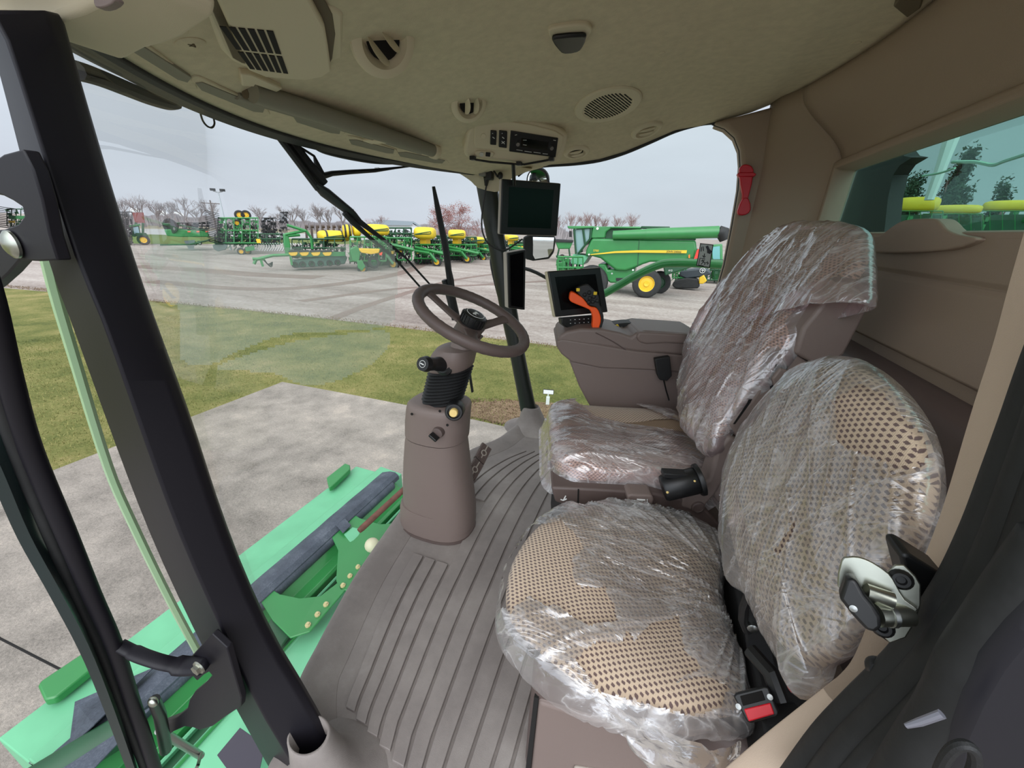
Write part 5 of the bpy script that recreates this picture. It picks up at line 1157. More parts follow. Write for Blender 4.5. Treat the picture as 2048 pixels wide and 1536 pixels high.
POLY=[[(302,494),(318,560),(330,600),(362,625),(362,718),(420,730),(470,705),(560,672),(640,664),(775,652),(792,600),(788,500),(745,478),(640,500),(540,490)],[(430,736),(560,690),(660,672),(770,662),(778,690),(740,730),(660,766),(600,768),(540,745)]]
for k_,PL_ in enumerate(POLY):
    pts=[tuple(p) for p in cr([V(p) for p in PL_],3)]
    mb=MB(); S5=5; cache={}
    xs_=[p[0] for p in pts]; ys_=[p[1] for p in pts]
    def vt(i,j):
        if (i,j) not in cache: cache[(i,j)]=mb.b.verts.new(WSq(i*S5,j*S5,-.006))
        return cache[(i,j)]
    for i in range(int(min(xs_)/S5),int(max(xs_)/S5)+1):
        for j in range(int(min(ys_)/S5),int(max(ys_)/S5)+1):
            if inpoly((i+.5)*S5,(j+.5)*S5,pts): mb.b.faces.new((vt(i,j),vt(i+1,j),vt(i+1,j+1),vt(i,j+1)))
    mb.build('pale_film',t.m,WIN,smooth=True,ang=180,fix=False)
# ================================================================ far machinery, placed on the ground plane
class Fr:
    """upright frame standing on the ground at a pixel, facing back along the sight line"""
    def __init__(s,px,py,turn=0):
        s.o=G(px,py); a=V((s.o.x,s.o.y,0)).normalized(); a=Matrix.Rotation(turn,3,'Z')@a; s.a=a; s.r=V((a.y,-a.x,0)); s.rz=math.atan2(s.r.y,s.r.x)
        s.s=(s.o-EYE).dot(FW)/FPX   # metres per pixel there
    def P(s,x,y,b=0): return WP(x,y,s.o+s.a*b,s.a)
    def rel(s,pts,b0,b1):
        return MB().prism([s.P(x,y,b0) for x,y in pts],s.a*(b1-b0))
def wheel(F,x,y,r,b,par,name='wheel',hubm=YELP,w_=.4,hub=.55):
    c=F.P(x,y,b); R=r*F.s
    ty=MB().lathe([(R*.55,0),(R*.86,0),(R*.97,.06),(R,w_*.3),(R,w_*.7),(R*.97,w_-.06),(R*.86,w_),(R*.55,w_)],c,F.a,24,False).build(name,TYRE,par,smooth=True,ang=50)
    b_=MB().lathe([(0,.05),(R*.18,.03),(R*.2,.1),(R*.46,.12),(R*.5,.03),(R*.58,.02),(R*.58,w_*.95),(0,w_*.95)],c,F.a,20,False).build('rim',hubm,ty,smooth=True,ang=40)
    return ty
def truss(F,segs,r,name,m,par):
    b=MB()
    for s_ in segs:
        p=[F.P(*q) for q in s_]; b.tube(p,r,4)
    return b.build(name,m,par)
def rnd_frame(F,x0,y0,x1,y1,b0,b1,n,r,seed,name,m,par):
    R=random.Random(seed); b=MB(); xs=[x0+(x1-x0)*i/5 for i in range(6)]
    for bb in (b0,(b0+b1)/2,b1):
        for yy in (y0,(y0+y1)/2,y1): b.tube([F.P(x0,yy,bb),F.P(x1,yy,bb)],r,4)
    for xx in xs: b.tube([F.P(xx,y0,b0),F.P(xx,y1,b0)],r*.8,4)
    for i in range(n):
        x=x0+(x1-x0)*R.random(); bb=b0+(b1-b0)*R.random(); y=y0+(y1-y0)*R.random()
        k=R.random()
        if k<.4: b.tube([F.P(x,y,bb),F.P(x+(R.random()-.5)*16,y+(R.random()-.3)*18,bb+.5)],r*.6,4)
        elif k<.7: b.tube([F.P(x,y,bb),F.P(x+2,y+9,bb),F.P(x-3,y+14,bb)],r*.5,4)
        else: b.box(F.P(x,y,bb),(.22,.22,.22))
    o=b.build(name,m,par)
    b=MB()
    for i in range(int(n*1.8)):
        x=x0+(x1-x0)*R.random(); bb=b0+(b1-b0)*R.random(); y=y0+(y1-y0)*(.2+.8*R.random())
        if R.random()<.6: b.tube([F.P(x,y,bb),F.P(x+(R.random()-.5)*5,y+5+5*R.random(),bb)],r*.9,3)
        else: b.tube([F.P(x,y,bb),F.P(x+(R.random()-.5)*14,y+(R.random()-.5)*6,bb+.4)],r*.7,3)
    if n>=60: b.build('hoses_and_tines',BLACKM,par)
    else: b.b.free()
    return o
def tank(F,x0,x1,y0,y1,b,dp,par,name='tank',stripe=True,straps=0):
    c=F.P((x0+x1)/2,(y0+y1)/2,b); hx=(x1-x0)/2*F.s; hz=(y1-y0)/2*F.s; rs=[]
    for u,k in((-1,.45),(-.96,.7),(-.8,.93),(-.5,1),(0,1.03),(.5,1),(.8,.93),(.96,.7),(1,.45)):
        rs.append([c+F.r*hx*u+F.a*dp*k*math.copysign(abs(math.cos(q))**.7,math.cos(q))+V((0,0,hz*k*math.copysign(abs(math.sin(q))**.7,math.sin(q)))) for q in [2*PI*i/18 for i in range(18)]])
    t=MB().loft(rs).build(name,TANK,par,smooth=True,ang=60)
    if stripe:
        b_=MB(); q=lambda u,v:c+F.r*hx*u+V((0,0,hz*v))-F.a*(dp*1.04)
        b_.tube([q(-.75,-.22),q(.1,.1),q(.78,.3)],.035,4).tube([q(-.75,-.25),q(.2,-.12),q(.78,-.08)],.035,4).tube([q(.78,.3),q(.82,.1),q(.78,-.08)],.035,4); b_.build('green_stripe',GREEND,t)
    for u in ([-.55,.45] if straps else []):
        MB().loft([[c+F.r*(hx*u+dx)+F.a*dp*1.05*math.copysign(abs(math.cos(q))**.7,math.cos(q))+V((0,0,hz*1.05*math.copysign(abs(math.sin(q))**.7,math.sin(q)))) for q in [2*PI*i/18 for i in range(18)]] for dx in(-.06,.06)]).build('strap',BLACK,t)
    return t
def hoppers(F,xs,y0,y1,b,par,w_=9):
    for x in xs: F.rel([(x-w_,y0),(x+w_,y0-1),(x+w_-1,y1-3),(x+w_-5,y1),(x-w_+4,y1),(x-w_,y1-4)],b,b+.7).build('hopper',YELP,par,bevel=.04); F.rel([(x-w_-.5,y0-2),(x+w_+.5,y0-3),(x+w_+.5,y0-.5),(x-w_-.5,y0+.5)],b-.03,b+.75).build('hopper_lid',BLACKM,par)
# ---- planter in front (left of the wiper)
F=Fr(600,540,.1); t=thing('row_planter','green row planter with four yellow hoppers and a long yellow tank, left of the wipers','planter',F.o,'planters on the gravel lot')
truss(F,[[(508,528),(512,519)],[(512,519),(545,511),(600,509)],[(526,533),(522,520)],[(584,530),(580,508)],[(505,518),(530,518)]],.10,'drawbar',GREEN,t)
b=MB()
for i in range(4): b.tube(cr([F.P(530-i,520),F.P(536+i*2,528+i*2),F.P(545,524)],4,False),.03,4)
b.build('hoses',CABLE,t)
F.rel([(567,468),(576,466),(581,490),(582,508),(572,510),(568,490)],0,.6).build('mast',GREEN,t,bevel=.05)
truss(F,[[(571,469),(612,461)],[(574,450),(612,462)],[(612,461),(622,475),(625,498)],[(576,472),(600,470)]],.09,'fold_arms',GREEN,t)
rnd_frame(F,584,478,690,514,.5,4,70,.06,11,'toolbar_frame',GREEND,t)
F.rel([(600,506),(690,504),(690,512),(600,514)],0,.5).build('toolbar',GREEN,t)
hoppers(F,[587,609,632,655],504,512,-.2,t,9)
F.rel([(588,521),(690,508),(695,516),(690,528),(640,533),(592,536),(585,530)],.3,1.4).build('row_unit_shields',mat('grey_green_panels',(70,105,92),.5,var=.3,vscale=1.5),t,bevel=.05)
for x in (590,606,624,642,660,676): wheel(F,x,530-(x-590)*.05,6,.1,t,'gauge_wheel',GREEND,.3)
tank(F,637,698,461,483,1.5,.9,t,straps=1); 
for i in range(8):
    x=612+i*11; truss(F,[[(x,452+(i%2)*3,2.5),(x+2,480,2.5)],[(x-2,453,2.5),(x+4,453,2.5)]],.12,'row_unit',mat('rusty_dark_units',(70,58,52),.7) if i==0 else bpy.data.materials['rusty_dark_units'],t)
# ---- second planter, nearer the wiper rods
F=Fr(726,541,.1); t=thing('row_planter','green planter with big yellow tank and single yellow hopper behind the wiper rods','planter',F.o,'planters on the gravel lot')
rnd_frame(F,700,474,772,522,.3,3,90,.06,12,'toolbar_frame',GREEN,t)
tank(F,730,776,449,470,1.2,1.0,t); tank(F,686,702,450,474,1.6,.8,t,stripe=False,straps=1); tank(F,706,720,450,472,1.6,.8,t,stripe=False)
F.rel([(718,497),(760,498),(758,506),(742,509),(738,508),(724,506),(719,502)],-.2,.6).build('hopper',YELP,t,bevel=.05)
F.rel([(700,498),(712,492),(722,500),(718,525),(704,522)],0,.7).build('side_shield',GREEN,t,bevel=.05)
wheel(F,725,537,10,0,t,'press_wheel'); wheel(F,748,525,12,.2,t,'disc_wheel',GREEND); wheel(F,735,524,11,1,t,'disc_wheel',GREEND)
F.rel([(714,522),(724,520),(731,533),(724,542),(716,536)],-.15,.0).build('wheel_fork',GREEN,t,bevel=.03)
F.rel([(758,507),(765,504),(764,510),(760,511)],-.1,.0).build('slow_vehicle_marker',mat('red_orange_marker',(240,80,50),.5),t)
# ---- row of seed carts towards the far post
for i,(fx_,fy_,tk,wh,seed,lab) in enumerate(((795,534,None,(786,528,11),13,'green folded planter with yellow rimmed wheel just right of the wiper rods'),
     (868,531,(831,870,455,477),(873,524,9.5),14,'green seed cart with yellow tank directly left of the wiper blade'),
     (930,525,(897,931,460,477),(934,518,8.5),15,'green seed cart with yellow tank between wiper blade and far post, nearer one'),
     (966,519,(937,967,474,486),(967,516,6.5),16,'green seed cart with smaller yellow tank nearest the far post'),
     (1040,512,(1010,1034,470,481),(1060,512,5),17,'green seed cart with small yellow tank seen between far post and wing mirror'))):
    F=Fr(fx_,fy_,.15*(i-2)); t=thing('seed_cart',lab,'seed cart',F.o,'seed carts on the gravel lot')
    sc_=1-.13*i; x0=fx_-44*sc_; x1=fx_+18*sc_; y0=fy_-64*sc_ if tk else fy_-74; y1=fy_-8
    rnd_frame(F,x0,y0+16*sc_,x1+10,y1-6,.3,5,110,.07,seed,'frame',GREEN,t); rnd_frame(F,x0-8,y0-4*sc_,x1+10,y0+18*sc_,2,6,60,.07,seed+50,'folded_wing',GREEND,t)
    if tk: tank(F,*tk,.8,1.3,t); c=F.P((tk[0]+tk[1])/2,tk[3]+4,.8); MB().box(c,(.6,.8,.6)).build('meter_box',YELP,t); 
    wheel(F,*wh,0,t,'transport_wheel'); wheel(F,wh[0]-7*sc_,wh[1]-1,wh[2],2.2,t,'transport_wheel')
    truss(F,[[(wh[0],wh[1],-.1),(wh[0]-16*sc_,wh[1]-20*sc_,-.1)],[(x0,y0+22*sc_),(x1+14,y0+40*sc_)],[(wh[0]-16*sc_,wh[1]-20*sc_,-.1),(x0,y0+30*sc_)]],.14,'wheel_arm',GREEN,t)
    for k in range(6): wheel(F,x0+k*8*sc_+4,y1-1,7*sc_,1+.3*k,t,'opener_disc',GREEND,.2)
    for k in range(4): F.rel([(x0+k*14*sc_+3,y1-24*sc_),(x0+k*14*sc_+8,y1-24*sc_),(x0+k*14*sc_+7,y1-18*sc_),(x0+k*14*sc_+4,y1-18*sc_)],.1,.5).build('seed_box',YELP,t)
# ---- field cultivator with discs on end
F=Fr(482,508,0); t=thing('field_cultivator','folded green field cultivator with a tall stack of black discs and wheels on top','cultivator',F.o)
rnd_frame(F,436,436,516,486,.5,5,120,.07,21,'folded_frame',GREEN,t); rnd_frame(F,430,468,560,488,1,6,60,.07,22,'main_frame',GREEND,t)
b=MB()
for k in range(18): b.lathe([(.55,-.03),(.62,0),(.55,.03)],F.P(423+k*.5,424+k*3.6,.2),(F.r*.25+V((0,0,1))),14,True)
b.build('disc_stack',BLACKM,t)
for x,y,r in ((479,430,9),(492,430,9),(474,446,7)): wheel(F,x,y,r,1.,t,'carried_wheel',YELP,.4)
wheel(F,482,503,7,0,t,'transport_wheel'); wheel(F,495,503,7,.8,t,'transport_wheel'); F.rel([(490,495),(508,492),(510,500),(492,503)],.0,1).build('green_guard',GREEN,t)
F.rel([(512,478),(520,478),(522,486),(514,486)],.0,.3).build('yellow_guard',YELP,t)
b=MB()
for k in range(22): b.tube(cr([F.P(500+k*5,486,1),F.P(504+k*5,493,1),F.P(499+k*5,502,1)],3,False),.05,4)
b.build('white_tines',mat('white_tines',(196,196,196),.5),t)
F.rel([(425,490),(440,487),(456,490),(452,499),(436,503),(427,498)],.2,.6).build('grey_shield',mat('slate_shield',(84,96,98),.5),t,bevel=.05)
# ---- black harrow
F=Fr(545,500,0); t=thing('folded_harrow','tall folded black tine harrow right of the field cultivator','harrow',F.o)
rnd_frame(F,524,436,552,488,.3,3,90,.05,31,'tine_rack',BLACKM,t); rnd_frame(F,560,425,574,486,.3,2,50,.05,32,'tine_rack',BLACKM,t)
# ---- rotary cutter
F=Fr(400,500,0); t=thing('rotary_cutter','green folded rotary cutter with a black disc standing up, left of the field cultivator','mower',F.o)
F.rel([(328,459),(350,458),(415,462),(420,474),(360,474),(334,472)],0,3).build('deck',GREEN,t,bevel=.08); truss(F,[[(320,490),(380,489)],[(380,489),(420,480)],[(350,448),(415,462)],[(326,449),(360,446)]],.08,'drawbar',GREEND,t)
MB().lathe([(.7,0),(.74,.05),(.2,.12)],F.P(340,452,0),F.a+F.r*.6,18).build('disc',BLACKM,t)
rnd_frame(F,352,446,418,458,.5,3,40,.05,33,'linkage',BLACKM,t); wheel(F,399,486,4,0,t,'wheel',WHITE,.3); wheel(F,390,487,4,.5,t,'wheel',WHITE,.3)
F.rel([(368,482),(390,480),(388,500),(378,500)],0,.5).build('grey_hitch',mat('hitch_grey',(96,106,108),.5),t)
for x in (378,396,414): F.rel([(x-3,462),(x+3,462),(x+3,464.5),(x-3,464.5)],-.05,0).build('reflector',mat('orange_reflector',(240,110,80),.5) if x==378 else bpy.data.materials['orange_reflector'],t)
# ---- tractor with folded tillage, behind the near post
F=Fr(285,489,0); t=thing('tractor','green tractor with yellow rear wheel and folded black implement beside the near post','tractor',F.o)
F.rel([(262,455),(278,450),(282,470),(268,474),(262,470)],0,1.6).build('cab',GREEND,t,bevel=.05); F.rel([(258,451),(280,448),(281,451),(258,454)],-.1,1.7).build('cab_roof',GREEN,t); F.rel([(266,455),(276,453),(279,466),(269,468)],-.03,0).build('cab_window',mat('pale_glass',(150,180,190),.2),t)
wheel(F,287,480,10,-.2,t,'rear_wheel'); rnd_frame(F,232,424,264,486,-.5,2,90,.06,34,'folded_implement',BLACKM,t); F.rel([(270,466),(292,466),(298,474),(290,472),(276,474)],-.2,.5).build('mudguard',GREEND,t)
F=Fr(20,486,0); t=thing('disc_harrow','machinery with black discs and a green beam seen through the hinge opening','disc harrow',F.o)
b=MB()
for k in range(12): b.lathe([(.9,-.03),(1.0,0),(.9,.03)],F.P(4,414+k*3.6,.2),(F.r*.15+V((0,0,1))),14,True)
b.build('disc_stack',BLACKM,t); F.rel([(16,431),(60,432),(60,438),(18,438)],0,.5).build('beam',GREEN,t); rnd_frame(F,14,418,60,452,.5,3,50,.05,35,'frame',GREEND,t); F.rel([(17,441),(30,441),(30,446),(17,446)],-.1,.2).build('yellow_box',YELP,t)
# ---- combine harvester
F=Fr(1292,593,0); t=thing('combine_harvester','large green combine harvester with yellow stripe and unloading auger outside the side window','combine harvester',F.o)
F.rel([(1183,477),(1277,478),(1392,480),(1394,498),(1390,517),(1345,527),(1326,527),(1314,524),(1300,524),(1285,529),(1272,535),(1251,542),(1232,541),(1216,529),(1201,517),(1183,512),(1170,513),(1172,500)],0,3.2).build('side_panels',GREEN,t,bevel=.12,seg=3)
F.rel([(1185,453),(1281,453),(1281,458),(1222,457),(1212,464),(1210,476),(1181,477)],.1,3).build('grain_tank',GREEN,t,bevel=.06)
F.rel([(1282,452),(1340,453),(1340,457),(1282,457)],.8,2.4).build('tank_cover',GREEND,t,bevel=.04)
F.rel([(1212,462),(1222,458),(1290,459),(1290,478),(1210,477)],.35,2.8).build('recess',GREEND,t)
F.rel([(1290,468),(1392,472),(1392,481),(1290,479)],.5,2.8).build('engine_deck',GREEND,t,bevel=.05)
F.rel([(1216,540),(1270,535),(1266,566),(1220,566),(1200,548),(1196,528),(1212,528)],.25,3).build('lower_body',GREEN,t,bevel=.08)
F.rel([(1390,500),(1400,498),(1402,530),(1352,544),(1330,552),(1326,530),(1345,526)],.3,2.9).build('rear_chopper',GREEND,t,bevel=.06)
F.rel([(1232,556),(1252,556),(1252,562),(1232,562)],.2,.26).build('vent_grille',BLACKM,t)
a1=F.P(1226,470,-.1); a2=F.P(1437,464,-.1); MB().tube([a1,a1+(a2-a1)*.33],[.22,.26],16).tube([a1+(a2-a1)*.33,a2],[.28,.30],16).build('unloading_auger',GREEN,t,smooth=True,ang=40)
MB().tube([a2,F.P(1446,466,-.1),F.P(1450,480,-.1)],[.31,.33,.25],14).build('auger_spout',BLACKM,t,smooth=True,ang=40)
F.rel([(1134,452),(1186,452),(1186,456),(1150,458),(1136,457)],-.1,3.2).build('cab_roof',GREEN,t,bevel=.04)
F.rel([(1146,459),(1182,456),(1180,477),(1168,492),(1158,506),(1151,508),(1148,480)],.1,3).build('cab_glass',mat('cab_glass_grey',(130,160,160),.08,.0),t,bevel=.05)
truss(F,[[(1148,458,.0),(1152,508,.0)],[(1166,458,.0),(1170,488,.0)],[(1182,456,.0),(1180,478,.0)],[(1180,478,.0),(1156,508,.0)]],.06,'cab_frame',GREEND,t)
F.rel([(1138,462),(1143,462),(1143,474),(1138,474)],-.5,-.4).build('cab_mirror',BLACKM,t)
rnd_frame(F,1116,514,1166,556,-.2,2.5,70,.05,41,'ladder_and_platform',GREEN,t); F.rel([(1146,508),(1178,512),(1166,530),(1140,528)],.2,2).build('platform',GREENL,t,bevel=.04)
F.rel([(1112,526),(1130,522),(1132,552),(1114,552)],0,2.5).build('feeder_house',GREEN,t,bevel=.06)
wheel(F,1180,566,34,-.35,t,'front_wheel',YELP,.9,.5); wheel(F,1293,568,27.5,-.25,t,'rear_wheel',YELP,.7); wheel(F,1318,566,24,2.2,t,'rear_wheel',GREEND,.6)
F.rel([(1181,508.5),(1230,502.5),(1275,500.5),(1374,500.5),(1373,506.5),(1275,505.2),(1230,506),(1181,510)],-.16,-.10).build('yellow_stripe',YELP,t)
F.rel([(1278,478),(1279,478),(1276,534),(1274.5,534)],-.03,.0).build('panel_seam',GREEND,t)
dv=(F.P(1340,504,-.17)); text('JOHN DEERE','stripe_lettering',GREEND,.13,F.P(1348,503.6,-.18),F.r,V((0,0,1)),t,.005)
text('S780','model_lettering',YELP,.16,F.P(1192,501.5,-.14),F.r,V((0,0,1)),t,.005)
MB().lathe([(.07,0),(.07,.02),(0,.02)],F.P(1195,457,.05),-F.a,14).build('roof_badge',WHITE,t)
for x,y in((1178,509),(1224,547),(1266,540),(1224,547)): MB().lathe([(.05,0),(.05,.02),(0,.02)],F.P(x,y,-.05),-F.a,10).build('marker_light',WHITE,t)
text('615','number_decal',WHITE,.14,F.P(1341,541,.18),F.r,V((0,0,1)),t,.005)
F.rel([(1394,500),(1398,498),(1400,516),(1388,518)],-.2,-.1).build('red_lamp',mat('red_lamp',(230,60,50),.4),t); F.rel([(1377,510),(1380,509),(1380,516),(1377,516)],-.16,-.1).build('orange_marker',mat('orange_marker',(240,120,50),.4),t)
# ---- tracked machine behind the combine
F=Fr(1370,578,0); t=thing('tracked_tractor','tracked machine with black rubber track and yellow casting behind the rear of the combine','tracked tractor',F.o)
F.rel([(1344,568),(1352,560),(1375,556),(1396,558),(1400,572),(1396,577),(1352,577),(1345,573)],0,.8).build('rubber_track',TYRE,t,bevel=.1,seg=3)
F.rel([(1360,542),(1400,536),(1418,540),(1424,548),(1410,554),(1372,558),(1358,552)],.2,1.5).build('black_hood',mat('dark_slate_hood',(52,60,66),.4),t,bevel=.1); F.rel([(1398,556),(1408,550),(1414,562),(1406,568),(1398,568)],-.1,.6).build('yellow_casting',YELP,t,bevel=.05)
q=F.P(1405,541,.15); MB().lathe([(.17,0),(.17,.015),(.14,.015),(.14,0)],q,-F.a,20,False).build('round_badge',WHITE,t); MB().tube([q-F.a*.02+F.r*-.08,q-F.a*.02+V((0,0,.05)),q-F.a*.02+F.r*.09],.02,5).tube([q-F.a*.02+V((0,0,.04)),q-F.a*.02+V((-.0,0,-.09))],.02,5).build('badge_symbol',WHITE,t)
rnd_frame(F,1345,530,1372,556,.3,2,30,.05,42,'hydraulics',GREEN,t)
F=Fr(1440,570,0); t=thing('green_tractor_row','green machinery seen at the right edge of the side window behind the sticker','tractor',F.o)
F.rel([(1420,490),(1444,488),(1446,560),(1424,560)],1.5,4).build('body',GREEN,t,bevel=.1); F.rel([(1424,494),(1440,492),(1440,520),(1426,522)],1.4,1.5).build('window',mat('cyan_glass',(120,180,180),.1),t); rnd_frame(F,1404,520,1446,560,1,2,50,.06,43,'front_frame',GREEND,t)
# grain cart
F=Fr(1125,522,0); t=thing('grain_cart','green grain cart behind the combine cab with a yellow rimmed wheel','grain cart',F.o)
F.rel([(1110,482),(1146,484),(1140,498),(1116,498)],0,4).build('hopper_body',GREEN,t,bevel=.1); F.rel([(1108,479),(1147,481),(1146,485),(1109,484)],-.2,4).build('hopper_rim',BLACKM,t); truss(F,[[(1112,512),(1145,514)],[(1118,498),(1114,516)],[(1138,498),(1140,514)]],.1,'chassis',GREEND,t); wheel(F,1124,515,6,-.3,t,'wheel')
# ---------------------------------------------------------------- buildings, poles, signs
F=Fr(790,470,0); F.o=G(790,466)*1.0; F.s=(F.o-EYE).dot(FW)/FPX; t=thing('barn','long white metal barn with grey roof beyond the seed carts','building',F.o)
wm=mat('white_siding',(214,216,220),.7); rm=mat('grey_metal_roof',(132,142,150),.5)
F.rel([(736,449),(826,450),(842,452),(844,466),(736,466)],0,12).build('walls',wm,t); F.rel([(734,450),(756,439),(828,443),(846,455),(843,456),(826,446),(822,451)],-1,13).build('roof',rm,t)
HOUSE=[(270,422,24,'leftmost'),(322,426,24,'middle'),(355,430,24,'rightmost')]
for x,y,w_,l in HOUSE:
    F=Fr(x,y+12,0); t=thing('farm_house','pale low house with snow white roof behind the bare trees, '+l+' of three','house',F.o,'houses behind the bare trees')
    F.rel([(x-w_/2,y),(x+w_/2,y),(x+w_/2,y+9),(x-w_/2,y+9)],0,20).build('walls',wm,t); F.rel([(x-w_*.6,y+1),(x-w_*.3,y-6),(x+w_*.3,y-5),(x+w_*.62,y+2)],-1,21).build('roof',WHITE,t)
F=Fr(278,470,0); t=thing('red_sign','plain dark red square sign board beyond the tractor','sign board',F.o); F.rel([(264,425),(287,425),(290,446),(270,445)],0,.4).build('board',mat('brick_red',(128,58,54),.6),t); truss(F,[[(272,445),(272,468)],[(286,446),(286,468)]],.2,'legs',GREEND,t)
F=Fr(462,500,0); t=thing('lot_light','tall grey light pole with two square lamp heads above the cultivator','light pole',F.o)
p0=F.o; p1=WP(452,386,F.o,F.a); p1=V((p0.x,p0.y,p1.z)); MB().tube([p0,p1],[.12,.07],8).build('pole',mat('galvanised_pole',(176,182,186),.5),t,smooth=True)
for sx in(-1,1): MB().box(p1+F.r*sx*.42+V((0,0,.25)),(.5,.5,.22),rz=F.rz).build('lamp_head',BLACKM,t); 
MB().tube([p1+F.r*-.42+V((0,0,.12)),p1,p1+F.r*.42+V((0,0,.12))],.05,6).build('crossarm',STEEL,t)
F=Fr(436,470,0); t=thing('utility_pole','thin dark utility pole with cross arm behind the light pole','utility pole',F.o); p1=WP(432,401,F.o,F.a); p1=V((F.o.x,F.o.y,p1.z)); MB().tube([F.o,p1],[.16,.12],6).build('pole',mat('pole_wood',(96,84,80),.9),t); MB().tube([p1-F.r*1.6-V((0,0,.6)),p1+F.r*1.6-V((0,0,.6))],.09,5).build('cross_arm',bpy.data.materials['pole_wood'],t)
# ---------------------------------------------------------------- trees
BARK=mat('grey_bare_branches',(138,130,130),.95); BARKR=mat('brown_twigs',(134,108,104),.95)
LEAFR=mat('russet_oak_leaves',(142,92,84),.9,var=.3,vscale=.6); EVER=mat('dark_evergreen',(52,72,52),.9,var=.3,vscale=.8); HEDG=mat('grey_brown_brush',(142,135,136),.95,var=.15,vscale=.05)
def bare(h,seed,lv=5,spread=.55,r0=.022):
    R=random.Random(seed); b=MB()
    def br(p,d,l,r,k):
        q=p+d*l+V((R.uniform(-.08,.08),R.uniform(-.08,.08),0))*l; b.tube([p,q],[r,r*.7],4 if k<3 else 3,cap=False)
        if k>=lv: return
        for i in range(3 if k else 4):
            nd=(d+V((R.uniform(-1,1),R.uniform(-1,1),R.uniform(-.35,.6)))*spread).normalized(); br(p+(q-p)*(R.uniform(.55,1) if k else R.uniform(.5,1)),nd,l*R.uniform(.62,.86),r*.6,k+1)
    br(V((0,0,0)),V((0,0,1)),h*.27,h*r0,0); return b
def treemesh(nm,b,m):
    me=bpy.data.meshes.new(nm); b.b.to_mesh(me); b.b.free(); me.materials.append(m); return me
TM=[treemesh('bare_tree',bare(1,s_),BARK) for s_ in(1,2,3,4)]; TR=[treemesh('bare_tree',bare(1,s_,5,.4,.015),BARKR) for s_ in(7,8)]
BT=[(228,396,446),(252,398,446),(290,392,448),(318,402,448),(345,404,450),(376,392,450),(402,412,450),(428,402,452),(528,412,455),(590,410,458),(644,408,460),(660,414,462),(690,410,462),(150,400,440),(180,396,440),(205,400,444),(760,432,466),(1118,432,474),(1140,428,474),(1166,426,476),(1188,430,476),(1208,436,476),(1232,434,476),(1258,428,478),(560,424,456),(610,420,460),(955,440,466)]
BT.sort(); ordn=['first','second','third','fourth','fifth','sixth','seventh','eighth','ninth','tenth','eleventh','twelfth','thirteenth','fourteenth','fifteenth','sixteenth','seventeenth','eighteenth','nineteenth','twentieth']
nl=0; nr=0
for i,(x,yt,yb) in enumerate(BT):
    hz=G(x,max(yb,PX(V((0,0,0))+V((-900*0,0,0)))[1]*0+yb)); dist=(hz-EYE)
    dh=V((dist.x,dist.y,0)); L_=dh.length
    if L_>170: dh=dh*(170/L_)
    base=V((dh.x,dh.y,ZG)); top=WP(x,yt,base,V((dh.x,dh.y,0)).normalized()); h=top.z-ZG
    me=(TR if x>1100 or x in(955,760) else TM)[i%2 if x>1100 or x in(955,760) else i%4]
    o=bpy.data.objects.new('bare_tree',me); C.objects.link(o); o.location=base; o.scale=(h*1.8,h*1.8,h*1.36); o.rotation_euler=(0,0,i*1.7)
    if x<1100: lab='bare grey tree on the horizon left of the far post, %s from the left'%(ordn[nl] if nl<20 else ordn[nl-20] if 0 else 'twenty-'+ordn[nl-20]); nl+=1
    else: lab='thin bare tree rising above the combine, %s from the left'%ordn[nr]; nr+=1
    tag(o,lab,'tree','bare trees on the horizon')
def leafy(cx_,yt,yb,wd,m,n,seed,lab,D=90,name='oak_tree',conic=0.):
    gp=ray(cx_,yb); dh=V((gp.x,gp.y,0)); dh=dh*(D/dh.length); base=V((dh.x,dh.y,ZG)); a=dh.normalized(); r=V((a.y,-a.x,0))
    top=WP(cx_,yt,base,a).z; hw=(WP(cx_+wd/2,yb,base,a)-WP(cx_-wd/2,yb,base,a)).length/2; H=top-ZG; R=random.Random(seed); b=bmesh.new(); ls=H*(.014 if m is LEAFR else .017)
    cl=[(V((R.gauss(0,.42),R.gauss(0,.42),0)),R.uniform(.18,.95)) for _ in range(46)]
    for i in range(n):
        c_,z=cl[i%46]; k=math.sqrt(max(.02,1-((z-.42)/.6)**2)) if not conic else (1.08-z)*conic
        p=V((c_.x*hw*k*1.1,c_.y*hw*k*1.1,z*H))+V((R.gauss(0,.12)*hw,R.gauss(0,.12)*hw,R.gauss(0,.045)*H))
        q=[p+V((R.uniform(-1,1),R.uniform(-1,1),R.uniform(-1,1)))*ls for _ in range(3)]; b.faces.new([b.verts.new(v) for v in q])
    t=thing(name,lab,'tree',base); mb=MB(); mb.b.free(); 
    for v in b.verts: v.co+=base
    mb.b=b; mb.build('foliage',m,t,fix=False); b2=MB().tube([base,base+V((0,0,H*.5))],[H*.025,H*.015],6)
    for k in range(14):
        z=R.uniform(.2,.8)*H; q=V((R.gauss(0,.4)*hw,R.gauss(0,.4)*hw,z+.12*H)); b2.tube([base+V((0,0,z*.6)),base+q],H*.006,4)
    b2.build('trunk',BARKR,t)
leafy(884,412,486,66,LEAFR,5200,51,'russet leaved oak tree left of the tallest oak, behind the wiper blade')
leafy(918,404,486,74,LEAFR,7000,52,'tallest russet leaved oak tree, between wiper blade and far post')
leafy(955,446,480,30,LEAFR,1200,53,'small russet tree just left of the far post')
leafy(738,436,470,30,LEAFR,1200,54,'low russet tree beside the barn, behind the wiper rods',120)
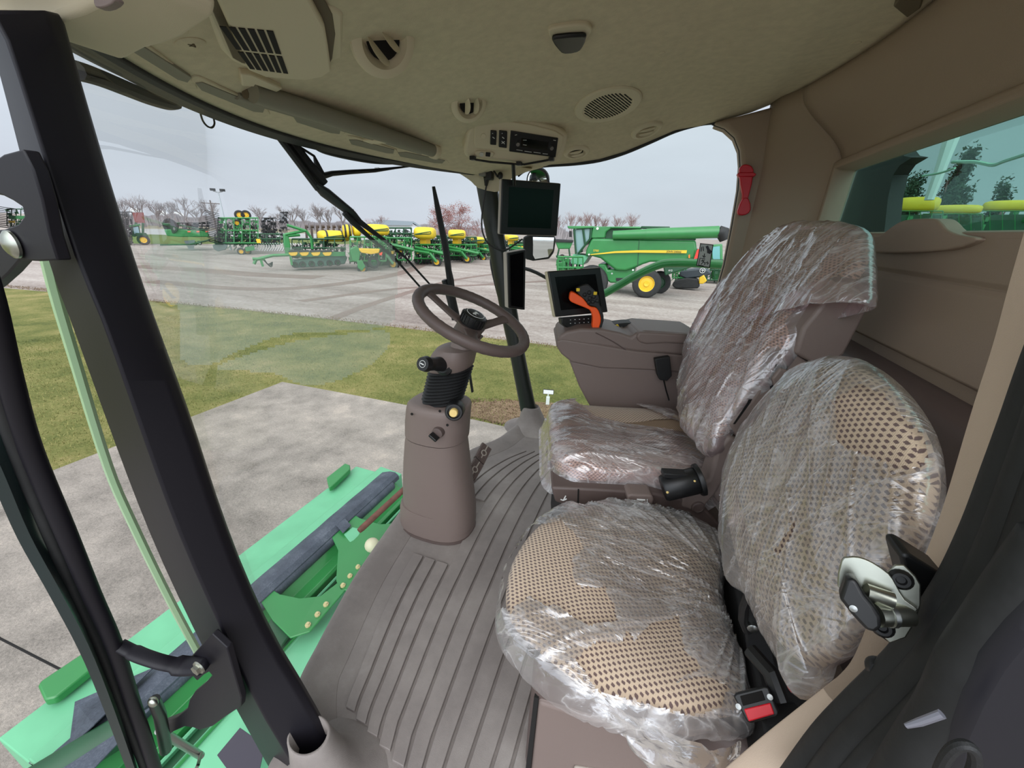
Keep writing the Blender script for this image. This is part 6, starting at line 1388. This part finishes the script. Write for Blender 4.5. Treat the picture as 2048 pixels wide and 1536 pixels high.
def hedge(name,x0,x1,yt,yb,n,seed,lab,m=HEDG,D=200):
    R=random.Random(seed); b=bmesh.new()
    for i in range(n):
        u=R.random(); x=x0+(x1-x0)*u; y=yb+ (0); gp=ray(x,yb); dh=V((gp.x,gp.y,0)).normalized()*(D+R.uniform(-6,6)); base=V((dh.x,dh.y,ZG)); a=dh.normalized(); r=V((a.y,-a.x,0))
        H=(WP(x,yt+(x-x0)*.035,base,a).z-ZG)*R.uniform(.75,1.0)*(.72+.5*abs(noise.noise(V((x*.03,seed,0))))); s_=R.uniform(.3,.8); lx=R.uniform(-1.0,1.0)
        b.faces.new([b.verts.new(base-r*s_),b.verts.new(base+r*s_),b.verts.new(base+r*(lx)+V((0,0,H)))])
    mb=MB(); mb.b.free(); mb.b=b; o=mb.build(name,m,fix=False); tag(o,lab,'brush',kind='stuff')
hedge('brush_line',120,470,418,442,9000,61,'grey brown brush line below the bare trees on the left')
hedge('brush_line',470,1000,432,452,9000,62,'grey brown brush line behind the cultivators and barn')
hedge('brush_line',1060,1300,450,464,2500,63,'grey brush behind the combine harvester',D=120)
# ---------------------------------------------------------------- seen through the rear window
leafy(1885,312,440,110,EVER,16000,71,'dark tree in the middle of the rear window',45,'evergreen_tree',.9)
leafy(1800,352,440,90,EVER,11000,72,'dark bushy tree left in the rear window behind the dark plate',42,'evergreen_tree')
leafy(1985,355,440,60,EVER,6000,73,'dark tree toward the right edge of the rear window',45,'evergreen_tree')
for (x0,x1,y0,y1,l) in ((1804,1866,396,420,'leftmost fully visible'),(1876,1946,411,426,'middle'),(1985,2060,402,420,'rightmost')):
    F=Fr((x0+x1)/2,640,0); t=thing('seed_cart','green seed cart with long yellow tank in the rear window, '+l,'seed cart',F.o,'seed carts behind the rear window')
    tank(F,x0,x1,y0,y1+2,.5,.35,t,stripe=False); rnd_frame(F,x0-30,y1+2,x1+20,520,.1,1.5,70,.02,int(x0),'frame',GREEN,t); F.rel([(x0-30,430),(x1+20,428),(x1+20,480),(x0-30,480)],.3,1.8).build('body',GREEND,t,bevel=.05)
pq=[(1648,470),(1672,300),(1700,250),(1792,245),(1783,302),(1800,301),(1808,312),(1824,315),(1800,330),(1786,350),(1776,395),(1768,470)]
o=MB().prism([W(a,b_,0,.85) for a,b_ in pq],(.05,0,0)).build('tank_front_plate',BLACKM); tag(o,'dark plate standing just outside the rear window on its left','plate')
t=thing('tank_cover_rim','thin pale green rim of the folded tank covers across the right of the rear window','rim',(1.4,1,1.4))
PG=mat('pale_green_cover',(150,200,170),.4)
MB().tube(cr([W(a,b_,0,1.4) for a,b_ in((1905,324),(1950,324),(1985,330),(2010,322),(2060,306))],5,False),.008,6).build('rim_tube',PG,t)
MB().tube(cr([W(a,b_,0,1.5) for a,b_ in((1845,352),(1880,346),(1910,336))],5,False),.006,6).build('rim_tube',PG,t)
o=MB().tube([W(1932,210,0,1.6),W(1905,270,0,1.6),W(1884,330,0,1.6),W(1858,400,0,1.6)],[.05,.04,.03,.025],8).build('white_strut',mat('pale_strut',(214,222,218),.4)); tag(o,'pale diagonal strut outside the middle of the rear window','strut')
